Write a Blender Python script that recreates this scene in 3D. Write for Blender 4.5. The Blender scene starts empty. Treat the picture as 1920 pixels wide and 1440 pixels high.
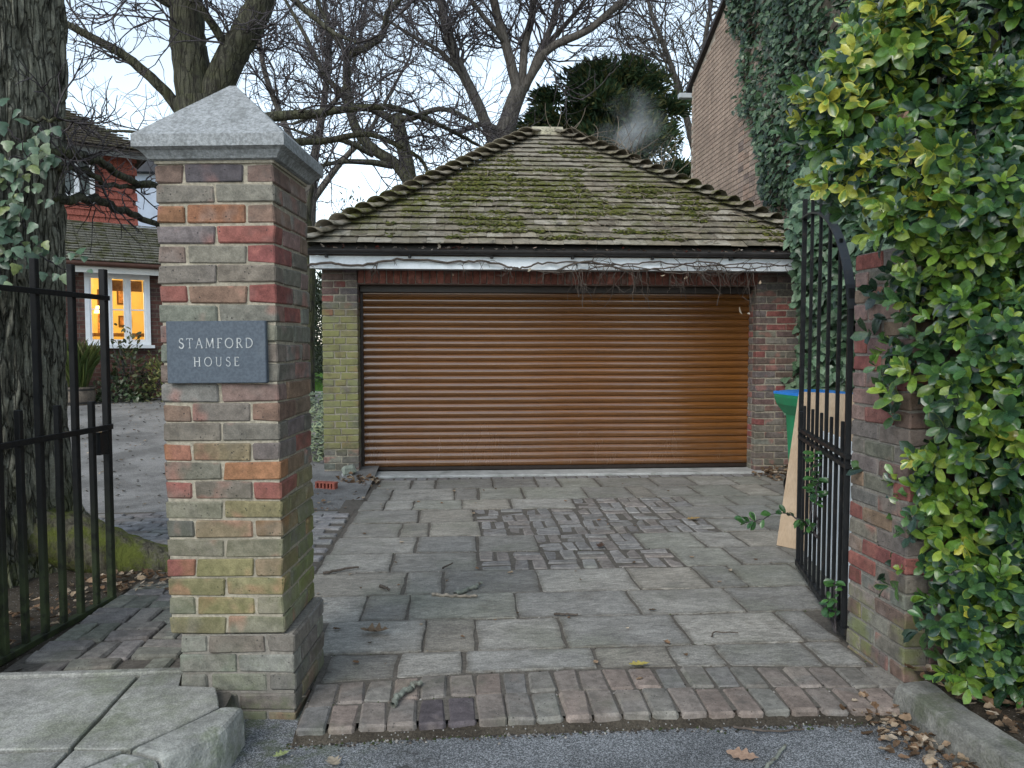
import bpy, bmesh, math, random
import numpy as np
from mathutils import Vector, Matrix, Euler, noise as mnoise

R = math.radians
SC = bpy.context.scene
COL = SC.collection

# ------------------------------------------------------------------ camera
cam_d = bpy.data.cameras.new("camera")
cam = bpy.data.objects.new("camera", cam_d)
COL.objects.link(cam)
cam.location = (0.0, 0.0, 1.40)
cam.rotation_euler = Euler((R(87.0), 0.0, R(-4.0)), 'XYZ')
cam_d.sensor_fit = 'HORIZONTAL'
cam_d.sensor_width = 36.0
cam_d.lens = 1442.0 / 1920.0 * 36.0
cam_d.clip_start = 0.05
cam_d.clip_end = 2000.0
SC.camera = cam

# ------------------------------------------------------------------ sky: pale overcast evening
world = bpy.data.worlds.new("World")
SC.world = world
world.use_nodes = True
wn = world.node_tree
bg = wn.nodes["Background"]
sky = wn.nodes.new("ShaderNodeTexSky")
sky.sky_type = 'NISHITA'
sky.sun_disc = False
sky.sun_elevation = R(40)
sky.sun_rotation = R(212)
sky.air_density = 1.0
sky.dust_density = 0.3
sky.ozone_density = 1.0
hs = wn.nodes.new("ShaderNodeHueSaturation")
hs.inputs["Saturation"].default_value = 0.56
hs.inputs["Hue"].default_value = 0.485
wn.links.new(sky.outputs[0], hs.inputs["Color"])
wn.links.new(hs.outputs[0], bg.inputs["Color"])
bg.inputs["Strength"].default_value = 0.15

sun_d = bpy.data.lights.new("sun", 'SUN')
sun_d.energy = 0.95
sun_d.angle = R(28)
sun_d.color = (1.0, 0.95, 0.88)
sun = bpy.data.objects.new("sun", sun_d)
COL.objects.link(sun)
sun.rotation_euler = Euler((R(50), 0, R(-32)), 'XYZ')

SC.view_settings.view_transform = 'Standard'
SC.view_settings.look = 'None'
SC.view_settings.gamma = 1.0
SC.view_settings.use_curve_mapping = False
SC.view_settings.exposure = 1.08
SC.render.engine = 'CYCLES'
SC.cycles.use_denoising = True
SC.cycles.max_bounces = 6
SC.cycles.diffuse_bounces = 2
SC.cycles.glossy_bounces = 3
SC.cycles.transparent_max_bounces = 12
SC.cycles.volume_bounces = 1

rnd = random.Random(7)
npr = np.random.default_rng(11)

# ------------------------------------------------------------------ helpers
def mesh_from(name, v, f, smooth=False):
    me = bpy.data.meshes.new(name)
    me.from_pydata([tuple(p) for p in v], [], f)
    if smooth:
        me.polygons.foreach_set("use_smooth", [True] * len(me.polygons))
    me.update()
    return me

def mesh_np(name, v, f, smooth=False, col=None):
    """fast mesh from arrays: v (n,3), f (m,k)"""
    me = bpy.data.meshes.new(name)
    n, (m, k) = len(v), f.shape
    me.vertices.add(n)
    me.vertices.foreach_set("co", np.asarray(v, dtype=np.float32).ravel())
    me.loops.add(m * k)
    me.loops.foreach_set("vertex_index", np.asarray(f, dtype=np.int32).ravel())
    me.polygons.add(m)
    me.polygons.foreach_set("loop_start", np.arange(0, m * k, k, dtype=np.int32))
    if smooth:
        me.polygons.foreach_set("use_smooth", np.ones(m, dtype=bool))
    if col is not None:
        a = me.attributes.new("col", 'FLOAT_COLOR', 'POINT')
        a.data.foreach_set("color", np.asarray(col, dtype=np.float32).ravel())
    me.update(calc_edges=True)
    return me

WORLD = {}          # things whose parts are placed in world metres
def ob(name, me, mat=None, parent=None, loc=(0, 0, 0), rot=(0, 0, 0), scale=(1, 1, 1), color=None):
    o = bpy.data.objects.new(name, me)
    COL.objects.link(o)
    o.location = loc
    o.rotation_euler = rot
    o.scale = scale
    if parent is not None:
        o.parent = parent
        if parent.name in WORLD: o.matrix_parent_inverse = WORLD[parent.name]
    if mat is not None and me is not None:
        if not me.materials:
            me.materials.append(mat)
        elif me.materials[0] is not mat:
            o.material_slots[0].link = 'OBJECT'
            o.material_slots[0].material = mat
    if color is not None:
        o.color = (*color, 1.0)
    return o

def tag(o, label=None, cat=None, group=None, kind=None):
    if label: o["label"] = label
    if cat: o["category"] = cat
    if group: o["group"] = group
    if kind: o["kind"] = kind
    return o

def empty(name, loc=(0, 0, 0), rot=(0, 0, 0)):
    e = bpy.data.objects.new(name, None)
    COL.objects.link(e)
    e.location = loc
    e.rotation_euler = rot
    e.empty_display_size = 0.1
    return e

class MB:
    """collects shapes for one mesh"""
    def __init__(s): s.v, s.f = [], []
    def add(s, v, f):
        b = len(s.v); s.v += [tuple(p) for p in v]; s.f += [[i + b for i in q] for q in f]
        return s
    def box(s, x0, x1, y0, y1, z0, z1):
        return s.add([(x0,y0,z0),(x1,y0,z0),(x1,y1,z0),(x0,y1,z0),(x0,y0,z1),(x1,y0,z1),(x1,y1,z1),(x0,y1,z1)],
                     [(0,3,2,1),(4,5,6,7),(0,1,5,4),(1,2,6,5),(2,3,7,6),(3,0,4,7)])
    def rbox(s, sx, sy, sz, b=0.004, c=(0,0,0), M=None):
        v, f = rbox_geo(sx, sy, sz, b)
        v = [Vector(p) + Vector(c) for p in v]
        if M is not None: v = [M @ p for p in v]
        return s.add(v, f)
    def build(s, name, mat, parent=None, smooth=False, **k):
        return ob(name, mesh_from(name, s.v, s.f, smooth), mat, parent, **k)

def rbox_geo(sx, sy, sz, b, jit=0.0, rg=None):
    """box with chamfered edges: 24 vertices"""
    hx, hy, hz = sx / 2, sy / 2, sz / 2
    b = min(b, hx * .9, hy * .9, hz * .9)
    v, idx = [], {}
    for X in (-1, 1):
        for Y in (-1, 1):
            for Z in (-1, 1):
                jj = (rg.uniform(-jit, jit), rg.uniform(-jit, jit), rg.uniform(-jit, jit)) if jit else (0, 0, 0)
                bb = b * (rg.uniform(.6, 1.9) if jit else 1)
                bb = min(bb, hx * .9, hy * .9, hz * .9)
                for ax in range(3):
                    p = [X * hx, Y * hy, Z * hz]
                    sg = (X, Y, Z)
                    for k in range(3):
                        if k != ax: p[k] -= sg[k] * bb
                        p[k] += jj[k]
                    idx[(X, Y, Z, ax)] = len(v); v.append(p)
    f = []
    I = lambda x, y, z, a: idx[(x, y, z, a)]
    for s_ in (-1, 1):
        q = [I(s_, -1, -1, 0), I(s_, 1, -1, 0), I(s_, 1, 1, 0), I(s_, -1, 1, 0)]; f.append(q if s_ > 0 else q[::-1])
        q = [I(-1, s_, -1, 1), I(-1, s_, 1, 1), I(1, s_, 1, 1), I(1, s_, -1, 1)]; f.append(q if s_ > 0 else q[::-1])
        q = [I(-1, -1, s_, 2), I(1, -1, s_, 2), I(1, 1, s_, 2), I(-1, 1, s_, 2)]; f.append(q if s_ > 0 else q[::-1])
    for a in (-1, 1):
        for c in (-1, 1):
            q = [I(a, c, -1, 0), I(a, c, -1, 1), I(a, c, 1, 1), I(a, c, 1, 0)]; f.append(q if a * c > 0 else q[::-1])
            q = [I(-1, a, c, 1), I(-1, a, c, 2), I(1, a, c, 2), I(1, a, c, 1)]; f.append(q if a * c > 0 else q[::-1])
            q = [I(a, -1, c, 0), I(a, 1, c, 0), I(a, 1, c, 2), I(a, -1, c, 2)]; f.append(q if a * c > 0 else q[::-1])
    for X in (-1, 1):
        for Y in (-1, 1):
            for Z in (-1, 1):
                q = [I(X, Y, Z, 0), I(X, Y, Z, 1), I(X, Y, Z, 2)]
                f.append(q if X * Y * Z > 0 else q[::-1])
    return v, f

_bc = {}
def brick_mesh(sx, sy, sz, mat, b=0.0042, jit=0.0034, nvar=9):
    k = (round(sx, 3), round(sy, 3), round(sz, 3), b, mat.name)
    if k not in _bc:
        out = []
        for i in range(nvar):
            v, f = rbox_geo(sx, sy, sz, b, jit, random.Random(hash((k[0], k[1], k[2], i)) & 0xffff))
            me = mesh_from("brick", v, f); me.materials.append(mat)
            out.append(me)
        _bc[k] = out
    return rnd.choice(_bc[k])

class Tubes:
    """bundles of tapering tubes as quads"""
    def __init__(s): s.v, s.f, s.n = [], [], 0
    def add(s, P, Rr, k=4):
        P = np.asarray(P, float); n = len(P)
        Rr = np.linspace(Rr[0], Rr[1], n) if len(Rr) == 2 else np.asarray(Rr, float)
        T = np.gradient(P, axis=0)
        T /= np.linalg.norm(T, axis=1)[:, None] + 1e-9
        m = np.abs(T.mean(0)); ref = np.zeros(3); ref[int(np.argmin(m))] = 1
        N = np.cross(T, ref); N /= np.linalg.norm(N, axis=1)[:, None] + 1e-9
        B = np.cross(T, N)
        a = np.arange(k) * 2 * math.pi / k
        ring = P[:, None, :] + Rr[:, None, None] * (np.cos(a)[None, :, None] * N[:, None, :] + np.sin(a)[None, :, None] * B[:, None, :])
        i = np.arange(n - 1)[:, None] * k; j = np.arange(k)[None, :]; j2 = (j + 1) % k
        q = np.stack([i + j, i + j2, i + k + j2, i + k + j], axis=-1).reshape(-1, 4) + s.n
        s.v.append(ring.reshape(-1, 3)); s.f.append(q); s.n += n * k
    def build(s, name, mat, parent=None, smooth=True, kind=None):
        me = mesh_np(name, np.concatenate(s.v), np.concatenate(s.f), smooth)
        o = ob(name, me, mat, parent)
        if kind: o["kind"] = kind
        return o

def smooth_path(pts, per=6, jit=0.0, seed=0):
    """Catmull-Rom through points"""
    P = np.asarray(pts, float); n = len(P)
    P = np.vstack([2 * P[0] - P[1], P, 2 * P[-1] - P[-2]])
    out = []
    for i in range(1, n):
        p0, p1, p2, p3 = P[i - 1], P[i], P[i + 1], P[i + 2]
        for t in np.arange(per) / per:
            out.append(.5 * ((2 * p1) + (-p0 + p2) * t + (2 * p0 - 5 * p1 + 4 * p2 - p3) * t * t + (-p0 + 3 * p1 - 3 * p2 + p3) * t ** 3))
    out.append(P[n])
    out = np.array(out)
    if jit:
        r = np.random.default_rng(seed)
        out[1:-1] += r.normal(0, jit, (len(out) - 2, 3))
    return out

def rot_from(dirs, ups, roll=None):
    """(n,3,3) matrices with columns x=dir, z~up"""
    X = dirs / (np.linalg.norm(dirs, axis=1)[:, None] + 1e-9)
    Y = np.cross(ups, X); Y /= np.linalg.norm(Y, axis=1)[:, None] + 1e-9
    Z = np.cross(X, Y)
    return np.stack([X, Y, Z], axis=2)

def scatter_mesh(name, tv, tf, pos, rot, sc, cols, ta=None, smooth=True):
    """copies of a template leaf merged: tv (k,3), tf (m,3|4), cols (n,3), ta (k,) edge factor, per-leaf alpha weight in cols[:,3]"""
    n, k = len(pos), len(tv)
    sc = np.asarray(sc); sc = sc[:, None] * np.ones((1, 3)) if sc.ndim == 1 else sc
    V = np.einsum('nij,nkj->nki', rot, tv[None] * sc[:, None, :]) + pos[:, None, :]
    F = (tf[None] + (np.arange(n) * k)[:, None, None]).reshape(-1, tf.shape[1])
    C = np.ones((n, k, 4), np.float32)
    C[:, :, :3] = cols[:, None, :3]
    if ta is not None:
        C[:, :, 3] = ta[None, :] * (cols[:, 3:4] if cols.shape[1] > 3 else 1)
    return mesh_np(name, V.reshape(-1, 3), F, smooth, C.reshape(-1, 4))

def unit(v): return v / (np.linalg.norm(v, axis=-1, keepdims=True) + 1e-9)

# ------------------------------------------------------------------ material helper
class G:
    def __init__(s, name, rough=0.8, spec=0.3):
        s.m = bpy.data.materials.new(name); s.m.use_nodes = True
        s.t = s.m.node_tree; s.b = s.t.nodes["Principled BSDF"]
        s.b.inputs["Roughness"].default_value = rough
        s.b.inputs["Specular IOR Level"].default_value = spec
    def n(s, ty, **k):
        d = s.t.nodes.new("ShaderNode" + ty)
        for key, val in k.items():
            if key.startswith("_"): setattr(d, key[1:], val)
            else: s.set(d.inputs[key.replace("__", " ")], val)
        return d
    def set(s, sock, val):
        if hasattr(val, "links") or isinstance(val, bpy.types.NodeSocket): s.t.links.new(val, sock)
        elif isinstance(val, (tuple, list)) and len(val) == 3 and sock.type == 'RGBA': sock.default_value = (*val, 1)
        else: sock.default_value = val
    def coord(s, kind="Object"): return s.n("TexCoord").outputs[kind]
    def world(s): return s.n("NewGeometry").outputs["Position"]
    def rand(s): return s.n("ObjectInfo").outputs["Random"]
    def ocol(s): return s.n("ObjectInfo").outputs["Color"]
    def shift(s, vec, amt=40.0):
        a = s.n("VectorMath", _operation='MULTIPLY_ADD')
        c = s.n("CombineXYZ", X=s.rand(), Y=s.rand(), Z=s.rand())
        s.set(a.inputs[0], c.outputs[0]); a.inputs[1].default_value = (amt, amt * .7, amt * 1.3); s.set(a.inputs[2], vec)
        return a.outputs[0]
    def scale(s, vec, x, y, z):
        a = s.n("VectorMath", _operation='MULTIPLY'); s.set(a.inputs[0], vec); a.inputs[1].default_value = (x, y, z)
        return a.outputs[0]
    def noise(s, vec, sc, det=3.0, rough=.6, dist=0.0):
        d = s.n("TexNoise", Vector=vec, Scale=sc, Detail=det, Roughness=rough, Distortion=dist)
        return d.outputs[0]
    def voro(s, vec, sc, feature='F1'):
        d = s.n("TexVoronoi", _feature=feature, Vector=vec, Scale=sc); return d.outputs[0]
    def ramp(s, fac, a, b, c=0.0, d=1.0):
        m = s.n("MapRange", _interpolation_type='SMOOTHSTEP')
        s.set(m.inputs[0], fac); m.inputs[1].default_value = a; m.inputs[2].default_value = b
        m.inputs[3].default_value = c; m.inputs[4].default_value = d
        return m.outputs[0]
    def mix(s, fac, a, b, mode='MIX'):
        m = s.n("Mix", _data_type='RGBA', _blend_type=mode)
        s.set(m.inputs[0], fac); s.set(m.inputs[6], a); s.set(m.inputs[7], b)
        return m.outputs[2]
    def math(s, op, a, b=0.0):
        m = s.n("Math", _operation=op); s.set(m.inputs[0], a); s.set(m.inputs[1], b); return m.outputs[0]
    def sep(s, vec):
        d = s.n("SeparateXYZ"); s.set(d.inputs[0], vec); return d.outputs
    def val(s, colr, v):
        h = s.n("HueSaturation", Color=colr, Value=v); return h.outputs[0]
    def bump(s, h, strength=.4, dist=.01):
        d = s.n("Bump", Height=h, Strength=strength, Distance=dist); s.set(s.b.inputs["Normal"], d.outputs[0])
    def out(s, colr, rough=None):
        s.set(s.b.inputs["Base Color"], colr)
        if rough is not None: s.set(s.b.inputs["Roughness"], rough)
        return s.m

def mat_brick(name, moss=None, pits=True, mossc=(.15, .17, .045), rough=.88, grime=.25, second=((.27, .11, .085), (.155, .135, .12)), smix=.55):
    """fired clay brick: the colour of each brick is its object colour; moss(g, world xyz) gives the stain mask"""
    g = G(name, rough)
    v = g.shift(g.coord())
    c = g.ocol()
    n1 = g.noise(v, 26, 4, .65)
    n2 = g.noise(v, 6.5, 2, .5)
    c = g.mix(g.ramp(n2, .52, .66, 0, smix), c, g.mix(g.ramp(g.rand(), .35, .65), second[0], second[1]))
    c = g.val(c, g.ramp(n1, .25, .75, .68, 1.3))
    h = n1
    c = g.val(c, g.ramp(g.noise(v, 3.0, 3), .35, .65, .82, 1.12))
    if pits:
        vo = g.voro(v, 55)
        pm = g.math('MULTIPLY', g.ramp(vo, .10, .22, 1, 0), g.ramp(g.noise(v, 12, 2), .48, .58))
        c = g.mix(g.math('MULTIPLY', pm, .8), c, (.035, .032, .03))
        h = g.math('SUBTRACT', n1, g.math('MULTIPLY', pm, .8))
    fine = g.noise(v, 180, 2, .6)
    c = g.val(c, g.ramp(fine, .3, .7, .86, 1.13))
    w = g.world()
    if grime:
        c = g.mix(g.ramp(g.noise(w, 5, 4, .7), .5, .75, 0, grime), c, (.09, .085, .075))
    if moss is not None:
        c = g.mix(moss(g, w), c, g.mix(fine, mossc, tuple(k * 1.5 for k in mossc)))
    g.bump(g.math('ADD', h, g.math('MULTIPLY', fine, .4)), .55, .006)
    return g.out(c)

def mat_plain(name, base, var=.25, sc=8, rough=.8, bump=.3, fine=90, second=None, spec=.3, bd=.004, coord="Object"):
    g = G(name, rough, spec)
    v = g.shift(g.coord(coord)) if coord == "Object" else g.world()
    n1 = g.noise(v, sc, 5, .65); n2 = g.noise(v, fine, 3, .6)
    c = g.val(base, g.ramp(n1, .25, .75, 1 - var, 1 + var))
    if second: c = g.mix(g.ramp(g.noise(v, sc * .6, 4, .7), .5, .68), c, second)
    c = g.val(c, g.ramp(n2, .3, .7, 1 - var * .5, 1 + var * .5))
    if bump: g.bump(g.math('ADD', n1, g.math('MULTIPLY', n2, .5)), bump, bd)
    return g.out(c)

def mat_leaf(name, edge=None, rough=.38, spec=.5, trans=.25, vein=0.0):
    """leaf: colour from the mesh attribute col; its alpha is the pale margin"""
    g = G(name, rough, spec)
    a = g.n("Attribute", _attribute_name="col")
    c = a.outputs["Color"]
    w = g.world()
    c = g.val(c, g.ramp(g.noise(w, 60, 3), .3, .7, .8, 1.2))
    if edge: c = g.mix(g.ramp(a.outputs["Alpha"], .35, .95), c, edge)
    g.set(g.b.inputs["Roughness"], g.ramp(g.noise(w, 35, 2), .3, .7, rough - .1, rough + .15))
    g.out(c)
    tr = g.n("BsdfTranslucent"); g.set(tr.inputs[0], g.val(c, 1.3))
    mx = g.n("MixShader"); mx.inputs[0].default_value = trans
    g.t.links.new(g.b.outputs[0], mx.inputs[1]); g.t.links.new(tr.outputs[0], mx.inputs[2])
    g.t.links.new(mx.outputs[0], g.t.nodes["Material Output"].inputs[0])
    return g.m
# ================================================================== materials
def moss_low(z0, z1, amt, sc=4.0, lo=.45, hi=.62):
    """moss stain: thickest at the damp foot, patchy above"""
    def f(g, w):
        z = g.sep(w)[2]
        m = g.ramp(z, z0, z1, 1, 0)
        return g.math('MULTIPLY', g.math('MULTIPLY', m, g.ramp(g.noise(w, sc, 4, .65), lo, hi)), amt)
    return f

def moss_pillar(g, w):
    x, y, z = g.sep(w)[0:3]
    low = g.ramp(z, .15, 1.15, 1, 0)
    side = g.ramp(x, -.70, -.60, .22, 1)
    band = g.ramp(z, .30, .42, .35, 1)
    m = g.math('MULTIPLY', g.math('MULTIPLY', low, side), band)
    return g.math('MULTIPLY', m, g.ramp(g.noise(w, 6, 4, .6), .28, .52, 0, 1))

def moss_garage(g, w):
    x, y, z = g.sep(w)[0:3]
    m = g.math('MULTIPLY', g.ramp(x, -.95, -1.12, 0, 1), g.math('MULTIPLY', g.ramp(z, .18, .45), g.ramp(z, 1.95, 1.6)))
    return g.math('MULTIPLY', m, g.ramp(g.noise(w, 7, 4, .6), .3, .6, .12, .75))

M_PIL = mat_brick("pillar brick", moss_pillar, mossc=(.14, .175, .035), grime=.5)
M_PLIN = mat_brick("plinth brick", moss_low(-.1, .35, .5, 5), mossc=(.11, .13, .06), grime=.55, second=((.17, .14, .12), (.15, .145, .13)), smix=.4)
M_RPIL = mat_brick("gate pillar brick", moss_low(.0, .5, .55, 5))
M_GAR = mat_brick("garage brick", moss_garage, mossc=(.20, .20, .075), grime=.15)
M_LINT = mat_brick("lintel brick", None, pits=False)
M_BLD = mat_brick("tall building brick", None, pits=False, grime=.1, second=((.30, .21, .165), (.25, .19, .16)), smix=.3)
M_PAVER = mat_brick("clay paver", moss_low(-1, 1, .35, 3, .5, .7), mossc=(.12, .14, .08), grime=.5, second=((.175, .145, .122), (.148, .143, .13)), smix=.5)

def mat_mortar(name, base, mossamt=.0):
    g = G(name, .95, .1)
    w = g.world()
    n = g.noise(w, 60, 5, .7)
    c = g.val(base, g.ramp(n, .25, .75, .65, 1.25))
    c = g.mix(g.ramp(g.noise(w, 4, 4), .45, .7, 0, .5), c, tuple(k * .55 for k in base))
    g.bump(n, .8, .006)
    return g.out(c)
M_MORT = mat_mortar("sandy mortar", (.33, .295, .23))
M_MORTG = mat_mortar("grey mortar", (.23, .21, .18))
M_DARKJ = mat_mortar("silted joint", (.125, .112, .095))

def mat_slab():
    g = G("riven sandstone", .78, .35)
    v = g.shift(g.coord()); w = g.world()
    n1 = g.noise(g.scale(v, 1, 1.8, 1), 4.5, 8, .72, .5); n2 = g.noise(v, 120, 3, .65); n3 = g.noise(g.scale(v, 1, 2.6, 1), 16, 4, .65, 1.2)
    c = g.val(g.ocol(), g.ramp(n1, .28, .72, .76, 1.22))
    c = g.mix(g.ramp(g.noise(w, 1.6, 4, .6), .48, .68, 0, .55), c, (.175, .178, .135))
    c = g.mix(g.ramp(g.noise(v, 2.2, 5, .7), .56, .7, 0, .45), c, (.12, .115, .105))
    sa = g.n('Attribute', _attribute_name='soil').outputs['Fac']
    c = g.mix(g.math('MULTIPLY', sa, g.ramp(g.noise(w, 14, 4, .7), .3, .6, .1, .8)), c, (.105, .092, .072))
    vo = g.voro(v, 42)
    c = g.mix(g.math('MULTIPLY', g.ramp(vo, .06, .12, 1, 0), g.ramp(g.noise(v, 9, 2), .5, .6, 0, .8)), c, (.42, .42, .40))
    c = g.mix(g.ramp(g.noise(w, 3.4, 6, .75), .55, .72, 0, .5), c, (.135, .115, .09))
    c = g.val(c, g.ramp(n3, .3, .7, .74, 1.22))
    c = g.val(c, g.ramp(n2, .3, .7, .78, 1.22))
    g.bump(g.math('ADD', g.math('ADD', n1, g.math('MULTIPLY', n3, .35)), g.math('MULTIPLY', n2, .25)), .9, .016)
    return g.out(c, g.ramp(n1, .3, .7, .62, .9))
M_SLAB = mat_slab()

def mat_flag():
    g = G("concrete flag", .85, .3)
    w = g.world()
    n1 = g.noise(w, 3.0, 6, .65); n2 = g.noise(w, 150, 3, .6)
    c = g.val((.295, .29, .262), g.ramp(n1, .28, .72, .7, 1.22))
    c = g.mix(g.ramp(g.noise(w, 2.4, 5, .7), .45, .68, 0, .75), c, (.165, .178, .118))
    c = g.mix(g.ramp(g.noise(w, 7, 4, .7), .6, .72, 0, .4), c, (.10, .095, .085))
    c = g.val(c, g.ramp(g.noise(w, 24, 5, .7), .3, .7, .84, 1.14))
    c = g.val(c, g.ramp(n2, .3, .7, .74, 1.22))
    g.bump(g.math('ADD', n1, g.math('MULTIPLY', n2, .6)), .7, .008)
    return g.out(c)
M_FLAG = mat_flag()
M_KERB = mat_plain("granite kerb", (.265, .265, .24), .35, 11, .85, .9, 120, second=(.17, .185, .135), bd=.008)
M_KERBR = mat_plain("concrete kerb", (.17, .165, .145), .4, 9, .9, .9, 120, second=(.10, .105, .075), bd=.008)

def mat_asphalt():
    g = G("asphalt", .82, .35)
    w = g.world()
    vo = g.n("TexVoronoi", Vector=w, Scale=300.0)
    chips = vo.outputs["Color"]
    sp = g.sep(chips)[0]
    c = g.mix(g.ramp(sp, .3, .95), (.075, .08, .083), (.36, .37, .38))
    c = g.mix(g.ramp(g.noise(w, 60, 3), .5, .7, 0, .6), c, (.13, .135, .14))
    big = g.noise(w, 1.9, 6, .7)
    c = g.val(c, g.ramp(big, .3, .7, .75, 1.3))
    c = g.mix(g.ramp(g.noise(w, 2.6, 5, .7), .6, .68, 0, .75), c, (.035, .034, .032))
    y, x = g.sep(w)[1], g.sep(w)[0]
    c = g.mix(g.math('MULTIPLY', g.ramp(x, -.1, -.7), g.ramp(g.noise(w, 7, 5, .7), .42, .6, 0, .7)), c, (.075, .095, .04))
    g.bump(g.math('ADD', vo.outputs["Distance"], g.noise(w, 300, 2)), .8, .006)
    return g.out(c)
M_ASPH = mat_asphalt()

def mat_earth(name, a, b, sc=3.0, stones=True):
    g = G(name, .95, .15)
    w = g.world()
    n = g.noise(w, sc, 6, .7); f = g.noise(w, 110, 4, .7)
    c = g.mix(g.ramp(n, .35, .65), a, b)
    c = g.val(c, g.ramp(f, .25, .75, .6, 1.4))
    if stones:
        vo = g.n("TexVoronoi", Vector=w, Scale=85.0)
        c = g.mix(g.math('MULTIPLY', g.ramp(vo.outputs["Distance"], .18, .3, 1, 0), g.ramp(g.sep(vo.outputs["Color"])[0], .72, .85)), c, (.30, .29, .27))
    g.bump(g.math('ADD', n, f), .8, .015)
    return g.out(c)
M_SOIL = mat_earth("soil", (.045, .037, .028), (.085, .072, .055))
M_FORE = mat_earth("worn forecourt", (.15, .145, .136), (.265, .257, .243), 2.0)
M_GROUND = mat_earth("ground", (.05, .06, .03), (.10, .10, .055), 1.0, False)

# ================================================================== ground
def sheet(name, pts, z, mat, kind="structure"):
    o = ob(name, mesh_from(name, [(x, y, z) for x, y in pts], [list(range(len(pts)))]), mat)
    o["kind"] = kind
    return o
sheet("ground", [(-300, -60), (300, -60), (300, 500), (-300, 500)], -.16, M_GROUND)
sheet("road", [(-40, -30), (40, -30), (40, 3.05), (-40, 3.05)], -.045, M_ASPH)

def hfore(x, y):
    t = min(1, max(0, (y - 6.4) / 6.6)); t = t * t * (3 - 2 * t)
    return .43 * t - .016
def grid(name, x0, x1, y0, y1, nx, ny, hf, mat, rough=.0):
    v, f = [], []
    for j in range(ny + 1):
        for i in range(nx + 1):
            x = x0 + (x1 - x0) * i / nx; y = y0 + (y1 - y0) * j / ny
            v.append((x, y, hf(x, y) + (mnoise.noise((x * 3.1, y * 3.1, 0)) * rough if rough else 0)))
    for j in range(ny):
        for i in range(nx):
            a = j * (nx + 1) + i; f.append((a, a + 1, a + nx + 2, a + nx + 1))
    o = ob(name, mesh_from(name, v, f, True), mat); o["kind"] = "structure"
    return o
grid("forecourt", -16, -.86, 3.1, 17.5, 60, 60, hfore, M_FORE, 0)
grid("planting_bed", -5.2, -1.86, 3.2, 5.05, 30, 20, lambda x, y: .012 + .05 * max(0, min(1, (-x - 1.9) * .8)), M_SOIL, .02)
grid("hedge_bed", 2.25, 6.0, 2.97, 4.4, 20, 12, lambda x, y: .05 + .02 * (x - 1.7), M_SOIL, .03)
grid("hedge_bed", 1.85, 6.0, -2, 2.97, 30, 40, lambda x, y: .05 + .02 * (x - 1.7), M_SOIL, .03)
grid("back_path", 2.2, 6, 4.4, 8.3, 20, 30, lambda x, y: -.022, M_SOIL, .004)

def blob_poly(pts, seed, seg=.09, jit=.006, cut=.012):
    """an outline with uneven edges and worn corners"""
    rg = random.Random(seed); out = []; n = len(pts)
    for i in range(n):
        a, b = Vector(pts[i]), Vector(pts[(i + 1) % n]); d = b - a; L = d.length
        nn = Vector((-d.y, d.x)) / L
        c = min(cut * rg.uniform(.4, 1.8), L * .2)
        m = max(2, int(L / seg))
        for k in range(m + 1):
            t = (c + (L - 2 * c) * k / m) / L
            out.append(a + d * t + nn * rg.uniform(-jit, jit) * (0.5 if k in (0, m) else 1))
    return out
def stone(name, pts, mat, parent, seed, top=0.0, th=.05, bev=.006, color=None, tilt=.004, jit=.006, cut=.012, seg=.09):
    cx = sum(p[0] for p in pts) / len(pts); cy = sum(p[1] for p in pts) / len(pts)
    P = blob_poly([(x - cx, y - cy) for x, y in pts], seed, seg, jit, cut)
    rg = random.Random(seed + 99)
    tx, ty = rg.uniform(-tilt, tilt), rg.uniform(-tilt, tilt)
    n = len(P); v = []
    R_ = max(max(abs(p.x), abs(p.y)) for p in P)
    zt = lambda p: (p.x * tx + p.y * ty) / R_
    ins = lambda p, b: p * (1 - b / max(p.length, .03))
    for p in P: v.append((p.x, p.y, -th))
    for p in P: v.append((p.x, p.y, zt(p) - bev * 1.3))
    for p in P: q = ins(p, bev); v.append((q.x, q.y, zt(p) - bev * .25))
    for p in P: q = ins(p, bev * 3 + .022); v.append((q.x, q.y, zt(p)))
    f = []
    for r in range(3):
        for i in range(n):
            j = (i + 1) % n; f.append((r * n + i, r * n + j, r * n + n + j, r * n + n + i))
    f.append(list(range(3 * n, 4 * n)))
    me = mesh_from(name, v, f); me.materials.append(mat)
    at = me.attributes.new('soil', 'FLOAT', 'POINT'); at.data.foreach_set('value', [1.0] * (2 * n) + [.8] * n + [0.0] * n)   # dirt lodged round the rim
    return ob(name, me, mat, parent, (cx, cy, top), color=color)

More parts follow.
